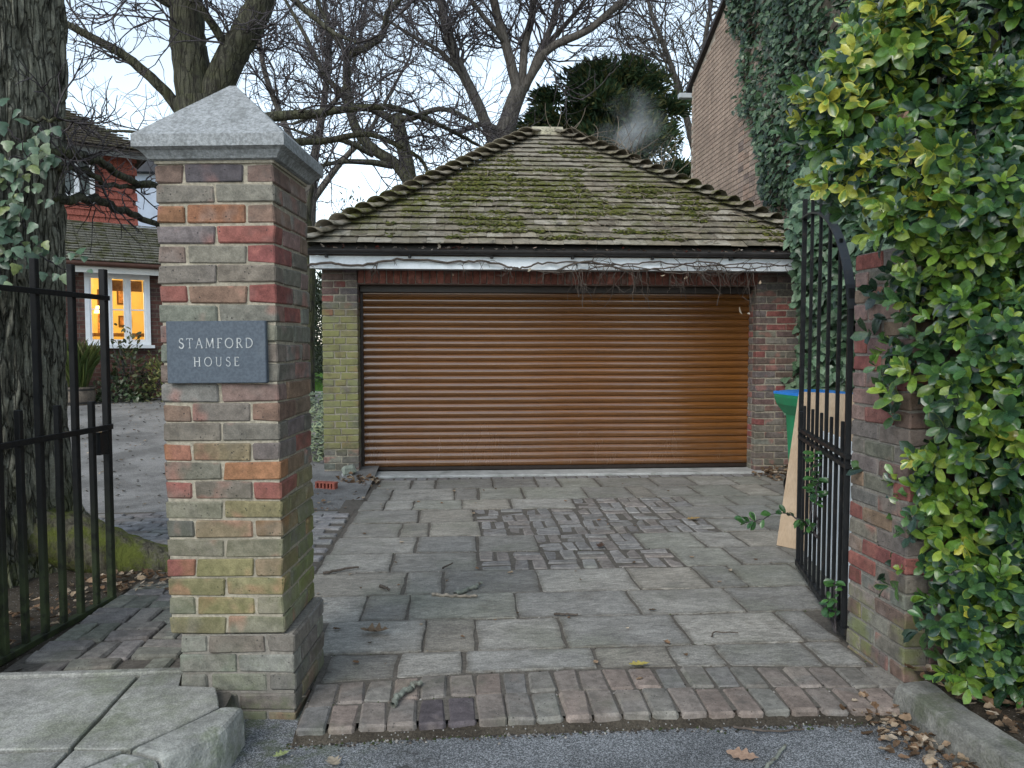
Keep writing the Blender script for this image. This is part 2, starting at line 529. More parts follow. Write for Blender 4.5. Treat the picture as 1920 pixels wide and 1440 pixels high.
# ------------------------------------------------------------------ driveway
drive = sheet("driveway", [(-.60, 2.82), (1.83, 2.82), (2.3, 4.4), (3.62, 8.36), (-1.04, 8.36), (-.98, 4.6), (-.9, 3.5), (-.60, 3.3)], -.007, M_DARKJ)
YB = [7.90, 7.41, 6.86, 6.46, 6.00, 5.56, 5.125, 4.70, 4.26, 3.86, 3.45, 3.215]
ROWS = [
 [-.80, -.469, -.229, .341, .783, 1.007, 1.406, 1.976, 2.37, 2.796, 3.116, 3.45],
 [-.83, -.621, -.04, .183, .601, 1.192, 1.619, 1.818, 2.25, 2.682, 2.99, 3.3],
 [-.85, -.638, -.391, .032, .451, 1.018, None, 2.033, 2.424, 2.791, 3.2],
 [-.85, -.318, .125, None, 1.839, 2.287, 2.652, 3.05],
 [-.85, -.433, -.223, .17, None, 1.964, 2.339, 2.68, 2.95],
 [-.87, -.296, .133, .547, None, 1.279, 1.709, 2.015, 2.40, 2.8],
 [-.88, -.432, .129, None, 1.429, 1.804, 2.2, 2.62],
 [-.93, -.316, -.087, .472, 1.04, 1.457, 1.677, 2.09, 2.5],
 [-.80, -.498, -.267, .306, .944, 1.509, 2.0, 2.35],
 [-.655, -.162, .077, .503, 1.097, 1.641, 1.80],
 [-.585, -.269, .018, .61, .951, 1.175, 1.60, 1.79]]
SCOL = [(.315, .30, .265), (.285, .272, .242), (.335, .317, .278), (.28, .27, .245), (.31, .285, .24), (.285, .28, .238), (.26, .246, .218)]
basket = []
sd = 100
for r, row in enumerate(ROWS):
    y1, y0 = YB[r], YB[r + 1]
    i = 0
    while i < len(row) - 1:
        a, b = row[i], row[i + 1]
        if b is None:
            basket.append((a, row[i + 2], y0, y1)); i += 2; continue
        sd += 1
        gx = .010 if rnd.random() < .35 else .0045
        j = lambda: rnd.uniform(-.006, .006)
        # the two rows by the kerb edging follow its slight arc
        yy0 = y0 + .0045; yy1 = y1 - .004
        if r == 10:
            arc = lambda x: 3.155 + .065 * max(0, 1 - ((x - .6) / 1.15) ** 2)
            P = [(a + gx, arc(a) + .012), ((a + b) / 2, arc((a + b) / 2) + .012), (b - gx, arc(b) + .012), (b - gx + j(), yy1), (a + gx + j(), yy1)]
        else:
            P = [(a + gx + j(), yy0), (b - gx + j(), yy0), (b - gx + j(), yy1), (a + gx + j(), yy1)]
        c = rnd.choice(SCOL); k = rnd.uniform(.70, 1.0)
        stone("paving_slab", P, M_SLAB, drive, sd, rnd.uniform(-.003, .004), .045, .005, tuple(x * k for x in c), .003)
        i += 1
# basket-weave brick patch let into the slabs
for (xa, xb, y0, y1) in basket:
    n = max(1, round((xb - xa) / .205)); cw = (xb - xa) / n
    for rr in range(2):
        ch = (y1 - y0) / 2; ya = y0 + rr * ch
        for i in range(n):
            x0 = xa + i * cw
            odd = (round(x0 / .205) + round(ya / .216)) % 2
            for k in range(2):
                if odd: w_, h_, cx, cy = cw - .022, ch / 2 - .012, x0 + cw / 2, ya + ch * (.25 + .5 * k)
                else: w_, h_, cx, cy = cw / 2 - .015, ch - .014, x0 + cw * (.25 + .5 * k), ya + ch / 2
                if rnd.random() < .01: continue
                c = rnd.choice([(.23, .215, .20), (.195, .185, .175), (.245, .235, .22), (.215, .19, .17)])
                me = brick_mesh(round(w_, 2), round(h_, 2), .06, M_PAVER, .007, .005)
                ob("paving_brick", me, M_PAVER, drive, (cx + rnd.uniform(-.004, .004), cy + rnd.uniform(-.004, .004), -.032 + rnd.uniform(-.004, .003)),
                   (rnd.uniform(-.03, .03), rnd.uniform(-.03, .03), rnd.uniform(-.04, .04)), color=c)
# two courses of edging bricks on a shallow arc along the road
for c_ in range(2):
    x = -.60
    k = 0
    while x < 1.74:
        w_ = rnd.uniform(.107, .114)
        cx = x + w_ / 2
        arc = (2.765, 2.952)[c_] + (.028, .062)[c_] * max(0, 1 - ((cx - .6) / 1.15) ** 2)
        arc1 = (2.952, 3.150)[c_] + (.062, .065)[c_] * max(0, 1 - ((cx - .6) / 1.15) ** 2)
        L = arc1 - arc - .007
        col = rnd.choice([(.19, .162, .14), (.175, .157, .138), (.185, .172, .15), (.20, .16, .135), (.165, .157, .145), (.17, .163, .142)])
        if c_ == 0 and k in (4, 5): col = (.085, .072, .075)
        me = brick_mesh(round(w_ - .007, 3), round(L, 2), .075, M_PAVER, .007, .004)
        ob("edging_brick", me, M_PAVER, drive, (cx, (arc + arc1) / 2, -.037 + rnd.uniform(-.003, .005)),
           (rnd.uniform(-.015, .015), rnd.uniform(-.015, .015), R(2.2) * -(cx - .6) + rnd.uniform(-.015, .015)), color=col)
        x += w_; k += 1
# silt banked against the edging bricks
v, f = [], []
for i, x in enumerate(np.linspace(-.60, 1.72, 90)):
    yb = 2.775 + .028 * max(0, 1 - ((x - .6) / 1.15) ** 2); q = mnoise.noise((x * 9, 0, 3)) + .5 * mnoise.noise((x * 30, 0, 5))
    v += [(x, yb + .02, -.018 + .006 * q), (x, yb - .008 + .004 * q, -.024 + .006 * q), (x, yb - .035 - .016 * q, -.0435)]
    if i: f += [(3 * i - 3, 3 * i - 2, 3 * i + 1, 3 * i), (3 * i - 2, 3 * i - 1, 3 * i + 2, 3 * i + 1)]
ob("silt", mesh_from("silt", v, f, True), M_SOIL)["kind"] = "structure"
# brick course and concrete threshold before the garage door
x = -.72
while x < 3.45:
    me = brick_mesh(.10, .13, .05, M_PAVER, .006, .004)
    ob("threshold_brick", me, M_PAVER, drive, (x, 7.975, -.028), (0, 0, rnd.uniform(-.03, .03)), color=rnd.choice([(.20, .19, .18), (.17, .16, .155), (.22, .215, .21)]))
    x += .112
M_CONC = mat_plain("worn concrete", (.36, .365, .35), .2, 6, .85, .4, 120, second=(.24, .25, .23))
MB().rbox(4.36, .30, .06, .008, (1.13, 8.205, -.012)).build("threshold_strip", M_CONC, drive)

# ------------------------------------------------------------------ left-hand paving behind the pillar and pavement in front
strip = sheet("paver_strip", [(-3.3, 4.75), (-.88, 4.75), (-.88, 6.55), (-3.3, 6.55)], -.004, M_DARKJ)
y = 4.82; r = 0
while y < 6.45:
    x = -3.25 + (r % 2) * .11
    while x < -1.0:
        cx = x + .105
        yy = y + .05 * math.sin(cx * 2.1) + .03 * (cx + 2)
        me = brick_mesh(.204, .092, .05, M_PAVER, .006, .004)
        ob("paving_brick", me, M_PAVER, strip, (cx, yy, -.015 + rnd.uniform(-.004, .004)), (rnd.uniform(-.04, .04), rnd.uniform(-.02, .02), .09 * math.cos(cx * 2.1) + rnd.uniform(-.03, .03)),
           color=rnd.choice([(.22, .212, .21), (.20, .195, .19), (.24, .23, .225), (.20, .178, .168)]))
        x += .215
    y += .105; r += 1

apron = sheet("brick_apron", [(-1.93, 3.14), (-.95, 3.14), (-.95, 4.75), (-1.93, 4.75)], .012, M_DARKJ)
for i in range(4):
    for j in range(6):
        x0, y0 = -1.90 + i * .222 + j * .012, 3.19 + j * .218
        if x0 > -1.05: continue
        for k in range(2):
            if (i + j) % 2: s_, cx, cy = (.205, .097), x0 + .105, y0 + .055 + .11 * k
            else: s_, cx, cy = (.097, .205), x0 + .055 + .11 * k, y0 + .105
            if j == 0 and rnd.random() < .35: continue
            me = brick_mesh(s_[0] + .004, s_[1] + .004, .06, M_PAVER, .007, .004)
            ob("paving_brick", me, M_PAVER, apron, (cx, cy, .000 + rnd.uniform(-.005, .005)), (rnd.uniform(-.03, .03), rnd.uniform(-.03, .03), rnd.uniform(-.04, .04)),
               color=rnd.choice([(.20, .195, .16), (.175, .175, .14), (.215, .195, .17), (.205, .185, .17)]))

pave = sheet("pavement", [(-6, .6), (-1.02, 2.34), (-.97, 2.60), (-.86, 2.76), (-.87, 2.95), (-1.0, 3.12), (-6, 3.12)], .058, M_DARKJ)
FL = [[(-1.95, 3.085), (-1.273, 3.075), (-1.262, 2.523), (-1.60, 2.532), (-1.95, 2.532)],
      [(-1.256, 3.074), (-1.10, 3.078), (-1.075, 2.965), (-.93, 2.945), (-.876, 2.81), (-.866, 2.780), (-.968, 2.630), (-1.072, 2.51), (-1.250, 2.522)],
      [(-1.95, 2.518), (-1.259, 2.508), (-1.259, 2.02), (-1.95, 2.02)],
      [(-1.244, 2.508), (-1.085, 2.497), (-1.18, 2.386), (-1.244, 2.33)],
      [(-2.75, 3.085), (-1.965, 3.085), (-1.965, 2.532), (-2.75, 2.532)],
      [(-2.75, 2.518), (-1.965, 2.518), (-1.965, 2.02), (-2.75, 2.02)]]
for i, P in enumerate(FL):
    stone("pavement_flag", P, M_FLAG, pave, 900 + i, .09 + .002 * (i % 2), .05, .004, tilt=.003, jit=.0025, cut=.006)
MB().rbox(1.75, .035, .09, .004, (-1.94, 3.105, .053)).build("step_edging", M_FLAG, pave)

def kerbstone(name, inner, outer, top, mat, bottom=-.08):
    """one kerb stone following two plan lines, its front arris worn round"""
    I, O = smooth_path([(x, y, 0) for x, y in inner], 9), smooth_path([(x, y, 0) for x, y in outer], 9)
    v = []; n = len(I); prof = [(0, bottom), (0, top - .005), (.03, top), (.45, top + .001), (.84, top - .002), (.93, top - .010), (.98, top - .030), (1.02, top - .075), (1.05, bottom)]
    rg = random.Random(5)
    for i in range(n):
        e = min(i, n - 1 - i)
        for s_, z in prof:
            p = I[i] * (1 - s_) + O[i] * s_
            wv = .006 * mnoise.noise((p[0] * 14, p[1] * 14, z * 14)); v.append((p[0] + wv + rg.uniform(-.001, .001), p[1] - wv, z + wv * .6 - (.006 if e == 0 else 0)))
    k = len(prof); f = []
    for i in range(n - 1):
        for j in range(k - 1):
            f.append((i * k + j, i * k + j + 1, i * k + k + j + 1, i * k + k + j))
    f += [list(range(k))[::-1], list(range((n - 1) * k, n * k))]
    return ob(name, mesh_from(name, v, f, False), mat)
tag(kerbstone("kerb_stone", [(-.842, 2.772), (-.950, 2.622), (-1.052, 2.488)], [(-.775, 2.765), (-.80, 2.575), (-.93, 2.435)], .098, M_KERB),
    "pale worn granite kerb stone curving round the foot of the lettered pillar", "kerb", "kerb stones by the entrance")
tag(kerbstone("kerb_stone", [(-1.064, 2.476), (-1.174, 2.360), (-1.43, 2.09)], [(-.942, 2.425), (-1.05, 2.31), (-1.30, 2.02)], .096, M_KERB),
    "short pale kerb stone at the very bottom edge beside the pavement flags", "kerb", "kerb stones by the entrance")
tag(kerbstone("kerb_stone", [(1.83, 2.84), (1.84, 2.55), (1.87, 2.2), (1.95, 1.2)], [(1.69, 2.82), (1.70, 2.52), (1.735, 2.2), (1.80, 1.2)], .082, M_KERBR),
    "dark grey concrete kerb stone under the evergreen hedge", "kerb", "kerb stones by the entrance")
# ================================================================== brick gate pillars
BC = dict(R=(.205, .075, .064), O=(.245, .118, .066), B=(.185, .125, .09), G=(.155, .138, .115), P=(.135, .112, .108), L=(.18, .152, .088), K=(.085, .08, .085), E=(.17, .168, .14), N=(.205, .14, .12), D=(.14, .095, .08))
def bcol(ch):
    c = BC[ch]; k = rnd.uniform(.86, 1.12)
    return tuple(min(1, x * k * rnd.uniform(.95, 1.05)) for x in c)

def shade(c, a, b):
    k = rnd.uniform(a, b); return tuple(x * k for x in c)
def pillar(root, courses, z0, ch, mat, mort, front, sides, off=(0, 0), topB=True, W=.44, recess=.007):
    """two-brick square pier, headers and stretchers alternating; FRONT: letters of each course's front face from the top; SIDES: letters drawn for the rest"""
    core = MB(); core.box(off[0] - W / 2 + recess, off[0] + W / 2 - recess, off[1] - W / 2 + recess, off[1] + W / 2 - recess, z0 + .002, z0 + courses * ch - .004)
    core.build("mortar_core", mort, root)
    for i in range(courses):
        k = courses - 1 - i                       # i counts from the top
        z = z0 + k * ch + (ch - .0088) / 2
        typeB = (i % 2 == 0) == topB
        fr = front[i] if i < len(front) else ""
        n = 0
        for (cx, cy, w, d) in [(-.1125, -.16875, .215, .1025), (.1125, -.16875, .215, .1025), (-.1125, .16875, .215, .1025), (.1125, .16875, .215, .1025), (-.16875, 0, .1025, .215), (.16875, 0, .1025, .215)]:
            if typeB: cx, cy, w, d = -cy, cx, d, w
            isfront = cy - d / 2 < -.2
            if isfront:
                order = 0 if cx < -.14 or (not typeB and cx < 0) else (1 if abs(cx) < .05 or not typeB else 2)
                c = fr[order] if order < len(fr) else rnd.choice(sides(i))
            else: c = rnd.choice(sides(i))
            me = brick_mesh(w, d, ch - .0088, mat)
            ob("brick", me, mat, root, (off[0] + cx + rnd.uniform(-.0025, .0025), off[1] + cy + rnd.uniform(-.0025, .0025), z), (0, 0, rnd.uniform(-.006, .006)), color=bcol(c))

# lettered pillar: turned a little, leaning a little, its shaft shifted on its plinth
c4, s4 = math.cos(R(-4.8)), math.sin(R(-4.8))
FRx, FRy = -.664, 2.937
pcx = FRx - .22 * c4 - .22 * s4
pcy = FRy - .22 * s4 + .22 * c4
lp = empty("gate_pillar", (pcx, pcy, 0), (0, R(-.45), R(-4.8)))
tag(lp, "tall brick gate pillar with pyramid stone cap carrying the slate name plaque", "pillar", "brick gate pillars")
front = ["DKD", "GG", "OOB", "PR", "DGR", "GG", "RBR", "EE", "GEG", "EGE", "BGG", "EN", "BGB", "GG", "OLP", "GO", "RGR", "GL", "KBO", "GG", "RLB", "LL", "GLG", "LG"]
pillar(lp, 24, .293, .0741, M_PIL, M_MORT, front, lambda i: "GGRBNGE" if i < 11 else ("RNBPGB" if i < 16 else "LLGEBL"))
pillar(lp, 5, -.085, .0752, M_PLIN, M_MORTG, ["EGG", "EE", "GEG", "GG", "GG"], lambda i: "GGEB", (.035, .004), True)

# pyramid cap of cast stone
def cap_stone(root, z):
    g = G("cast stone cap", .9, .2)
    w = g.shift(g.coord()); n = g.noise(w, 70, 5, .75); n2 = g.noise(w, 9, 5, .7)
    c = g.mix(g.ramp(n, .32, .68), (.165, .172, .172), (.345, .358, .362))
    c = g.mix(g.ramp(n2, .48, .66, 0, .7), c, (.13, .135, .13))
    z_ = g.sep(g.coord())[2]
    g.bump(n, .6, .006)
    m = g.out(c)
    prof = [(.226, 0.0), (.238, .004), (.243, .012), (.258, .030), (.270, .036), (.279, .040), (.279, .083), (.276, .087)]
    v, f = [], []
    for hw, zz in prof:
        v += [(-hw, -hw, zz), (hw, -hw, zz), (hw, hw, zz), (-hw, hw, zz)]
    for i in range(len(prof) - 1):
        for j in range(4):
            a, b = i * 4 + j, i * 4 + (j + 1) % 4
            f.append((a, b, b + 4, a + 4))
    f.append((3, 2, 1, 0))
    nlast = (len(prof) - 1) * 4
    for t, zz in ((.05, .340),):
        k = len(v); hw = .012
        v += [(-hw, -hw, zz), (hw, -hw, zz), (hw, hw, zz), (-hw, hw, zz)]
        for j in range(4): f.append((nlast + j, nlast + (j + 1) % 4, k + (j + 1) % 4, k + j))
        f.append((k, k + 1, k + 2, k + 3))
    o = ob("cap_stone", mesh_from("cap_stone", v, f), m, root, (0, 0, z))
    mb = MB(); mb.box(-.222, .222, -.222, .222, z - .010, z + .002)
    mb.build("cap_mortar_bed", M_MORT, root)
    return o
cap_stone(lp, .293 + 24 * .0741 + .006)

# name plaque with cut letters
g = G("slate", .55, .4); v_ = g.coord(); n_ = g.noise(v_, 90, 4, .7)
c_ = g.mix(g.ramp(n_, .35, .65), (.046, .060, .078), (.070, .089, .110))
c_ = g.mix(g.ramp(g.noise(v_, 9, 4, .7), .58, .75, 0, .35), c_, (.12, .14, .155)); g.bump(n_, .15, .002)
M_SLATE = g.out(c_)
M_LETTER = mat_plain("worn letter paint", (.40, .41, .40), .35, 40, .7, .0, 300, second=(.22, .25, .28))
PW, PH, PT = .372, .232, .028
pq = MB().rbox(PW, PT, PH, .003).build("name_plaque", M_SLATE, lp, loc=(-.002, -.22 - PT / 2 + .004, .293 + 24 * .0741 - .675 - PH / 2 + .088))
tk, tn = .105, .06          # thick and thin strokes of the letters
def arcp(cx, cy, rx, ry, a0, a1, n=14): return [(cx + rx * math.cos(R(a0 + (a1 - a0) * i / n)), cy + ry * math.sin(R(a0 + (a1 - a0) * i / n))) for i in range(n + 1)]
LET = {
 'S': (.52, [(arcp(.27, .755, .19, .215, 35, 180, 12)[:-1] + arcp(.27, .755, .19, .20, 180, 250, 5) + arcp(.26, .255, .215, .26, 75, -90, 12) + arcp(.26, .25, .22, .25, -90, -150, 6), tk), ([(.43, .98), (.43, .80)], tn), ([(.06, .02), (.06, .22)], tn)]),
 'T': (.66, [([(.33, 0), (.33, .97)], tk), ([(.03, .97), (.63, .97)], tn), ([(.05, .99), (.03, .82)], tn), ([(.61, .99), (.63, .82)], tn), ([(.22, .02), (.44, .02)], tn)]),
 'A': (.72, [([(.06, 0), (.36, 1)], tn), ([(.36, 1), (.66, 0)], tk), ([(.17, .34), (.55, .34)], tn), ([(-.02, .02), (.15, .02)], tn), ([(.56, .02), (.76, .02)], tn)]),
 'M': (.90, [([(.10, 0), (.14, 1)], tn), ([(.14, 1), (.45, .08)], tk), ([(.45, .08), (.76, 1)], tn), ([(.76, 1), (.80, 0)], tk), ([(0, .02), (.2, .02)], tn), ([(.70, .02), (.90, .02)], tn)]),
 'F': (.54, [([(.13, 0), (.13, 1)], tk), ([(.13, .97), (.50, .97)], tn), ([(.13, .53), (.42, .53)], tn), ([(.03, .02), (.24, .02)], tn), ([(.50, .99), (.50, .84)], tn)]),
 'O': (.86, [(arcp(.43, .5, .38, .48, 90, 450, 30), .085)]),
 'R': (.66, [([(.13, 0), (.13, 1)], tk), ([(.13, .96), (.28, .96)] + arcp(.28, .74, .23, .22, 90, -90, 12) + [(.13, .52)], .075), ([(.30, .52), (.62, .0)], tk), ([(.03, .02), (.24, .02)], tn)]),
 'D': (.80, [([(.13, 0), (.13, 1)], tk), ([(.13, .97), (.32, .97)] + arcp(.30, .5, .42, .47, 85, -85, 20) + [(.13, .03)], .085)]),
 'H': (.78, [([(.13, 0), (.13, 1)], tk), ([(.65, 0), (.65, 1)], tk), ([(.13, .52), (.65, .52)], tn), ([(.03, .02), (.23, .02)], tn), ([(.55, .02), (.75, .02)], tn), ([(.03, .98), (.23, .98)], tn), ([(.55, .98), (.75, .98)], tn)]),
 'U': (.76, [([(.13, 1), (.13, .3)] + arcp(.37, .28, .24, .27, 180, 360, 14) + [(.61, 1)], .085), ([(.03, .98), (.23, .98)], tn), ([(.52, .98), (.71, .98)], tn)]),
 'E': (.56, [([(.13, 0), (.13, 1)], tk), ([(.13, .97), (.52, .97)], tn), ([(.13, .53), (.44, .53)], tn), ([(.13, .03), (.54, .03)], tn), ([(.54, .01), (.54, .17)], tn), ([(.52, .99), (.52, .85)], tn)]),
}
def letter_mesh(ch, h):
    v, f = [], []
    for li, (pts, w) in enumerate(LET[ch][1]):
        P = [Vector(p) * h for p in pts]; w2 = w * h / 2; n = len(P); b = len(v)
        for i in range(n):
            d = (P[min(i + 1, n - 1)] - P[max(i - 1, 0)]).normalized(); nn = Vector((-d.y, d.x)) * w2
            for q in (P[i] + nn, P[i] - nn):
                v.append((q.x, -.0011 - .0002 * li, q.y)); v.append((q.x, .0012, q.y))
        for i in range(n - 1):
            a = b + i * 4
            f += [(a, a + 2, a + 6, a + 4), (a, a + 4, a + 5, a + 1), (a + 2, a + 3, a + 7, a + 6)]
        f += [(b, b + 1, b + 3, b + 2), (b + 4 * n - 4, b + 4 * n - 2, b + 4 * n - 1, b + 4 * n - 3)]
    return mesh_from("letter", v, f)
def write(text, h, width, zc):
    tot = sum(LET[c][0] for c in text) * h
    gap = (width - tot) / (len(text) - 1)
    x = -width / 2
    for c in text:
        ob("letter", letter_mesh(c, h), M_LETTER, pq, (x, -PT / 2 - .0004, zc - h / 2))
        x += LET[c][0] * h + gap
write("STAMFORD", .037, .278, .034)
write("HOUSE", .034, .170, -.035)

# pillar half hidden by the hedge
rp = empty("gate_pillar", (1.80 + .22, 2.955 + .22, 0), (0, 0, R(1.0)))
tag(rp, "red and grey brick gate pillar half buried in the evergreen hedge", "pillar", "brick gate pillars")
pillar(rp, 25, -.06, .0745, M_RPIL, M_MORTG, [], lambda i: "GGRPBGRND" if i < 13 else ("RGBRGEG" if i < 20 else "GGEDG"), (0, 0), True)
# pier at the hinge of the small gate
bp = empty("gate_pier", (-2.20, 3.10, 0), (0, 0, 0))
tag(bp, "dark brick pier at the frame's edge holding the small iron gate", "pillar", "brick gate pillars")
pillar(bp, 26, .03, .0745, M_RPIL, M_MORTG, [], lambda i: "GBDGE", (0, 0), True)

# ================================================================== iron gates
g = G("black painted iron", .5, .25); w_ = g.shift(g.coord()); n_ = g.noise(w_, 18, 5, .7)
c_ = g.mix(g.ramp(n_, .58, .72, 0, .6), (.010, .011, .012), (.05, .034, .024))
M_IRON = g.out(c_, g.ramp(n_, .35, .7, .32, .7))
g = G("mossy iron", .6, .2); w_ = g.world(); n_ = g.noise(w_, 14, 5, .7)
c_ = g.mix(g.math('MULTIPLY', g.ramp(g.sep(w_)[2], .75, .1), g.ramp(n_, .35, .6, .15, .8)), (.012, .012, .012), (.055, .072, .030))
M_IRONM = g.out(c_, g.ramp(n_, .35, .7, .4, .8))

def bar(root, x, z0, z1, t=.016, mat=None, name="bar", y=0):
    MB().rbox(t, t, z1 - z0, .003, (0, 0, (z1 - z0) / 2)).build(name, mat or M_IRON, root, loc=(x, y, z0), rot=(0, 0, rnd.uniform(-.02, .02)))
def rail(root, x0, x1, z, h=.03, d=.012, mat=None, name="rail", y=0):
    MB().rbox(x1 - x0, d, h, .002, ((x1 - x0) / 2, 0, 0)).build(name, mat or M_IRON, root, loc=(x0, y, z))

gr_ = empty("iron_gate", (1.80, 3.415, .03), (0, 0, math.atan2(1.155, .295)))
tag(gr_, "tall black iron gate with curved top rail standing open against the hedge pillar", "gate", "iron entrance gates")
Lg = 1.19
tall = [Lg - .014] + [Lg - .014 - .232 * k for k in range(1, 5)] + [.03]
arcz = lambda x: 1.36 + .765 * math.sqrt(max(0, 1 - ((1.10 - x) / 1.13) ** 2))
for i, x in enumerate(tall):
    bar(gr_, x, .02, 2.24 if i < 4 else arcz(x) + .02, .026 if i in (0, 5) else .018, name="stile" if i in (0, 5) else "bar")
for k in range(5):
    x = Lg - .014 - .116 - .232 * k
    if x > .06: bar(gr_, x, .02, 1.0)
for z, h in ((.02, .035), (.845, .022), (.80, .022)):
    rail(gr_, 0.0, Lg, z, h, .034 if h > .03 else .03, name="rail")
P = [(x, arcz(x)) for x in np.linspace(.0, Lg - .002, 26)]
v, f = [], []
for i, (x, z) in enumerate(P):
    for (dy, dz) in ((-.021, -.005), (.021, -.005), (.021, .005), (-.021, .005)): v.append((x, dy, z + dz))
for i in range(len(P) - 1):
    for j in range(4): f.append((i * 4 + j, i * 4 + (j + 1) % 4, i * 4 + 4 + (j + 1) % 4, i * 4 + 4 + j))
g = G("worn iron strap", .38, .6); n_ = g.noise(g.coord(), 30, 4, .7)
M_STRAP = g.out(g.mix(g.ramp(n_, .5, .7, 0, .5), (.028, .032, .036), (.07, .06, .05)), .36)
ob("arched_rail", mesh_from("arched_rail", v, f), M_STRAP, gr_)
MB().rbox(.05, .035, .12, .004).build("lock_box", M_IRON, gr_, loc=(Lg - .045, 0, .90))

gl_ = empty("iron_gate", (-1.985, 3.36, .045), (0, 0, math.atan2(.86, .125)))
tag(gl_, "small black iron gate of square bars swung open before the oak trunk", "gate", "iron entrance gates")
Ll = .872
for k in range(4):
    x = Ll - .015 - .262 * k
    bar(gl_, x, -.01, 1.745, .034 if k == 0 else .030, M_IRONM, "stile" if k == 0 else "bar")
for k in range(3):
    bar(gl_, Ll - .015 - .131 - .262 * k, -.01, 1.06, .028, M_IRONM)
rail(gl_, -.1, Ll, 1.595, .026, .014, M_IRONM, y=-.020)
rail(gl_, -.1, Ll, .915, .028, .014, M_IRONM, y=-.020)
rail(gl_, -.1, Ll, -.012, .03, .04, M_IRONM)
MB().rbox(.075, .04, .12, .004).build("lock_box", M_IRON, gl_, loc=(Ll - .075, 0, .835))

# ================================================================== garage
gar = empty("garage", (1.13, 8.15, 0))
tag(gar, "low brick garage with mossy hipped tile roof and wide brown roller door", "garage")
WORLD[gar.name] = Matrix.Translation((-1.13, -8.15, 0))
GZ, GH = .0, .0735
def pier(x0, x1, rows, letters):
    MB().box(x0 + .006, x1 - .006, 8.156, 8.45, -.05, rows * GH).build("mortar_core", M_MORT, gar)
    W = x1 - x0
    for r in range(rows):
        n = 3 if r % 2 else 2
        z = r * GH + GH / 2 - .004
        inner_right = x1 < 1
        if W > .42: xs = [x0, x0 + .112, x0 + .112 + .225, x1 + .005] if r % 2 else [x0, x0 + .225, x0 + .45, x1 + .005] if W > .46 else [x0, x0 + W / 2, x1 + .005]
        else: xs = [x0 + (W + .01) * i / n for i in range(n + 1)]
        for a, b in zip(xs[:-1], xs[1:]):
            w = b - a - .010
            if w < .03: continue
            c = bcol(rnd.choice(letters(r)))
            ob("brick", brick_mesh(round(w, 3), .1025, GH - .010, M_GAR), M_GAR, gar, (a + w / 2, 8.15 + .05 + rnd.uniform(-.002, .002), z), color=c)
        xr = x1 - .05 if inner_right else x0 + .05
        ob("brick", brick_mesh(.1, .19, GH - .010, M_GAR), M_GAR, gar, (xr, 8.35 + .005, z), color=bcol(rnd.choice(letters(r))))
pier(-1.412, -1.046, 28, lambda r: "EGGE" if r < 4 else ("LLGEL" if r < 23 else "DDGPR"))
pier(3.226, 3.72, 28, lambda r: "GGED" if r < 5 else "GPDGRDG")
# upper stretchers over the piers and the soldier course over the door
for x0, x1 in ((-1.412, -1.05), (3.23, 3.72)):
    MB().box(x0 + .004, x1 - .004, 8.158, 8.45, 28 * GH + .001, 2.30).build("mortar_core", M_MORTG, gar)
    for r in range(3):
        x = x0
        while x < x1 - .03:
            w = min(.215, x1 - x)
            ob("brick", brick_mesh(round(w, 3), .1025, .063, M_GAR), M_GAR, gar, (x + w / 2, 8.2, 28 * GH + .036 + r * .0735), color=bcol(rnd.choice("DPD")))
            x += w + .01
lint = MB(); lint.box(-1.045, 3.225, 8.165, 8.44, 2.026, 2.30); lint.build("lintel_core", M_MORTG, gar)
x = -1.043
while x < 3.20:
    ob("lintel_brick", brick_mesh(.0655, .1025, .150, M_LINT), M_LINT, gar, (x + .0345, 8.202 + rnd.uniform(-.002, .002), 2.104), color=shade((.21, .078, .058), .7, 1.1))
    x += .0752
MB().box(-1.04, 3.22, 8.152, 8.26, 2.018, 2.0255).build("lintel_angle", mat_plain("rusty steel", (.10, .06, .045), .3, 10, .7), gar)
M_WALLB = mat_plain("old brick wall", (.15, .10, .08), .3, 5, .9, .4)
for nm, bx in (("side_wall", (-1.41, -1.2, 8.46, 12.8, -.1, 2.3)), ("side_wall", (3.5, 3.715, 8.46, 12.8, -.1, 2.3)), ("back_wall", (-1.19, 3.49, 12.6, 12.8, -.1, 2.3))):
    MB().box(*bx).build(nm, M_WALLB, gar)

# fascia, soffit, gutter
M_WHITE = mat_plain("weathered white paint", (.76, .80, .82), .08, 5, .6, .15, 60, second=(.62, .66, .68))
M_BLACK = mat_plain("black gutter plastic", (.022, .020, .019), .3, 12, .45, .1)
MB().box(-1.47, 3.78, 7.815, 7.837, 2.150, 2.275).build("fascia", M_WHITE, gar)
MB().box(-1.46, 3.77, 7.838, 8.148, 2.165, 2.185).build("soffit", mat_plain("grey soffit board", (.30, .31, .31), .2, 5), gar)  # soffit in plain grey, darker than the fascia
v, f = [], []
N = 12
for x in (-1.49, 3.80):
    for rr in (.044, .039):
        for i in range(N + 1):
            a = math.pi + math.pi * i / N
            v.append((x, 7.757 + rr * math.cos(a), 2.330 + rr * 1.05 * math.sin(a)))
K = N + 1
for i in range(N):
    f += [(i, i + 1, 2 * K + i + 1, 2 * K + i), (K + i, 3 * K + i, 3 * K + i + 1, K + i + 1)]
f += [(0, 2 * K, 3 * K, K), (K - 1, 2 * K - 1, 4 * K - 1, 3 * K - 1)]
for e in (0, 2 * K): f += [(e + i, e + K + i, e + K + i + 1, e + i + 1) for i in range(N)]
ob("gutter", mesh_from("gutter", v, f, True), M_BLACK, gar)
for x in np.arange(-1.3, 3.8, .82):
    MB().rbox(.03, .05, .09, .004, (x, 7.79, 2.30)).build("gutter_bracket", M_BLACK, gar)
MB().box(-1.47, 3.77, 7.80, 7.814, 2.276, 2.345).build("eaves_board", mat_plain("dark eaves board", (.07, .05, .04), .3, 8), gar)

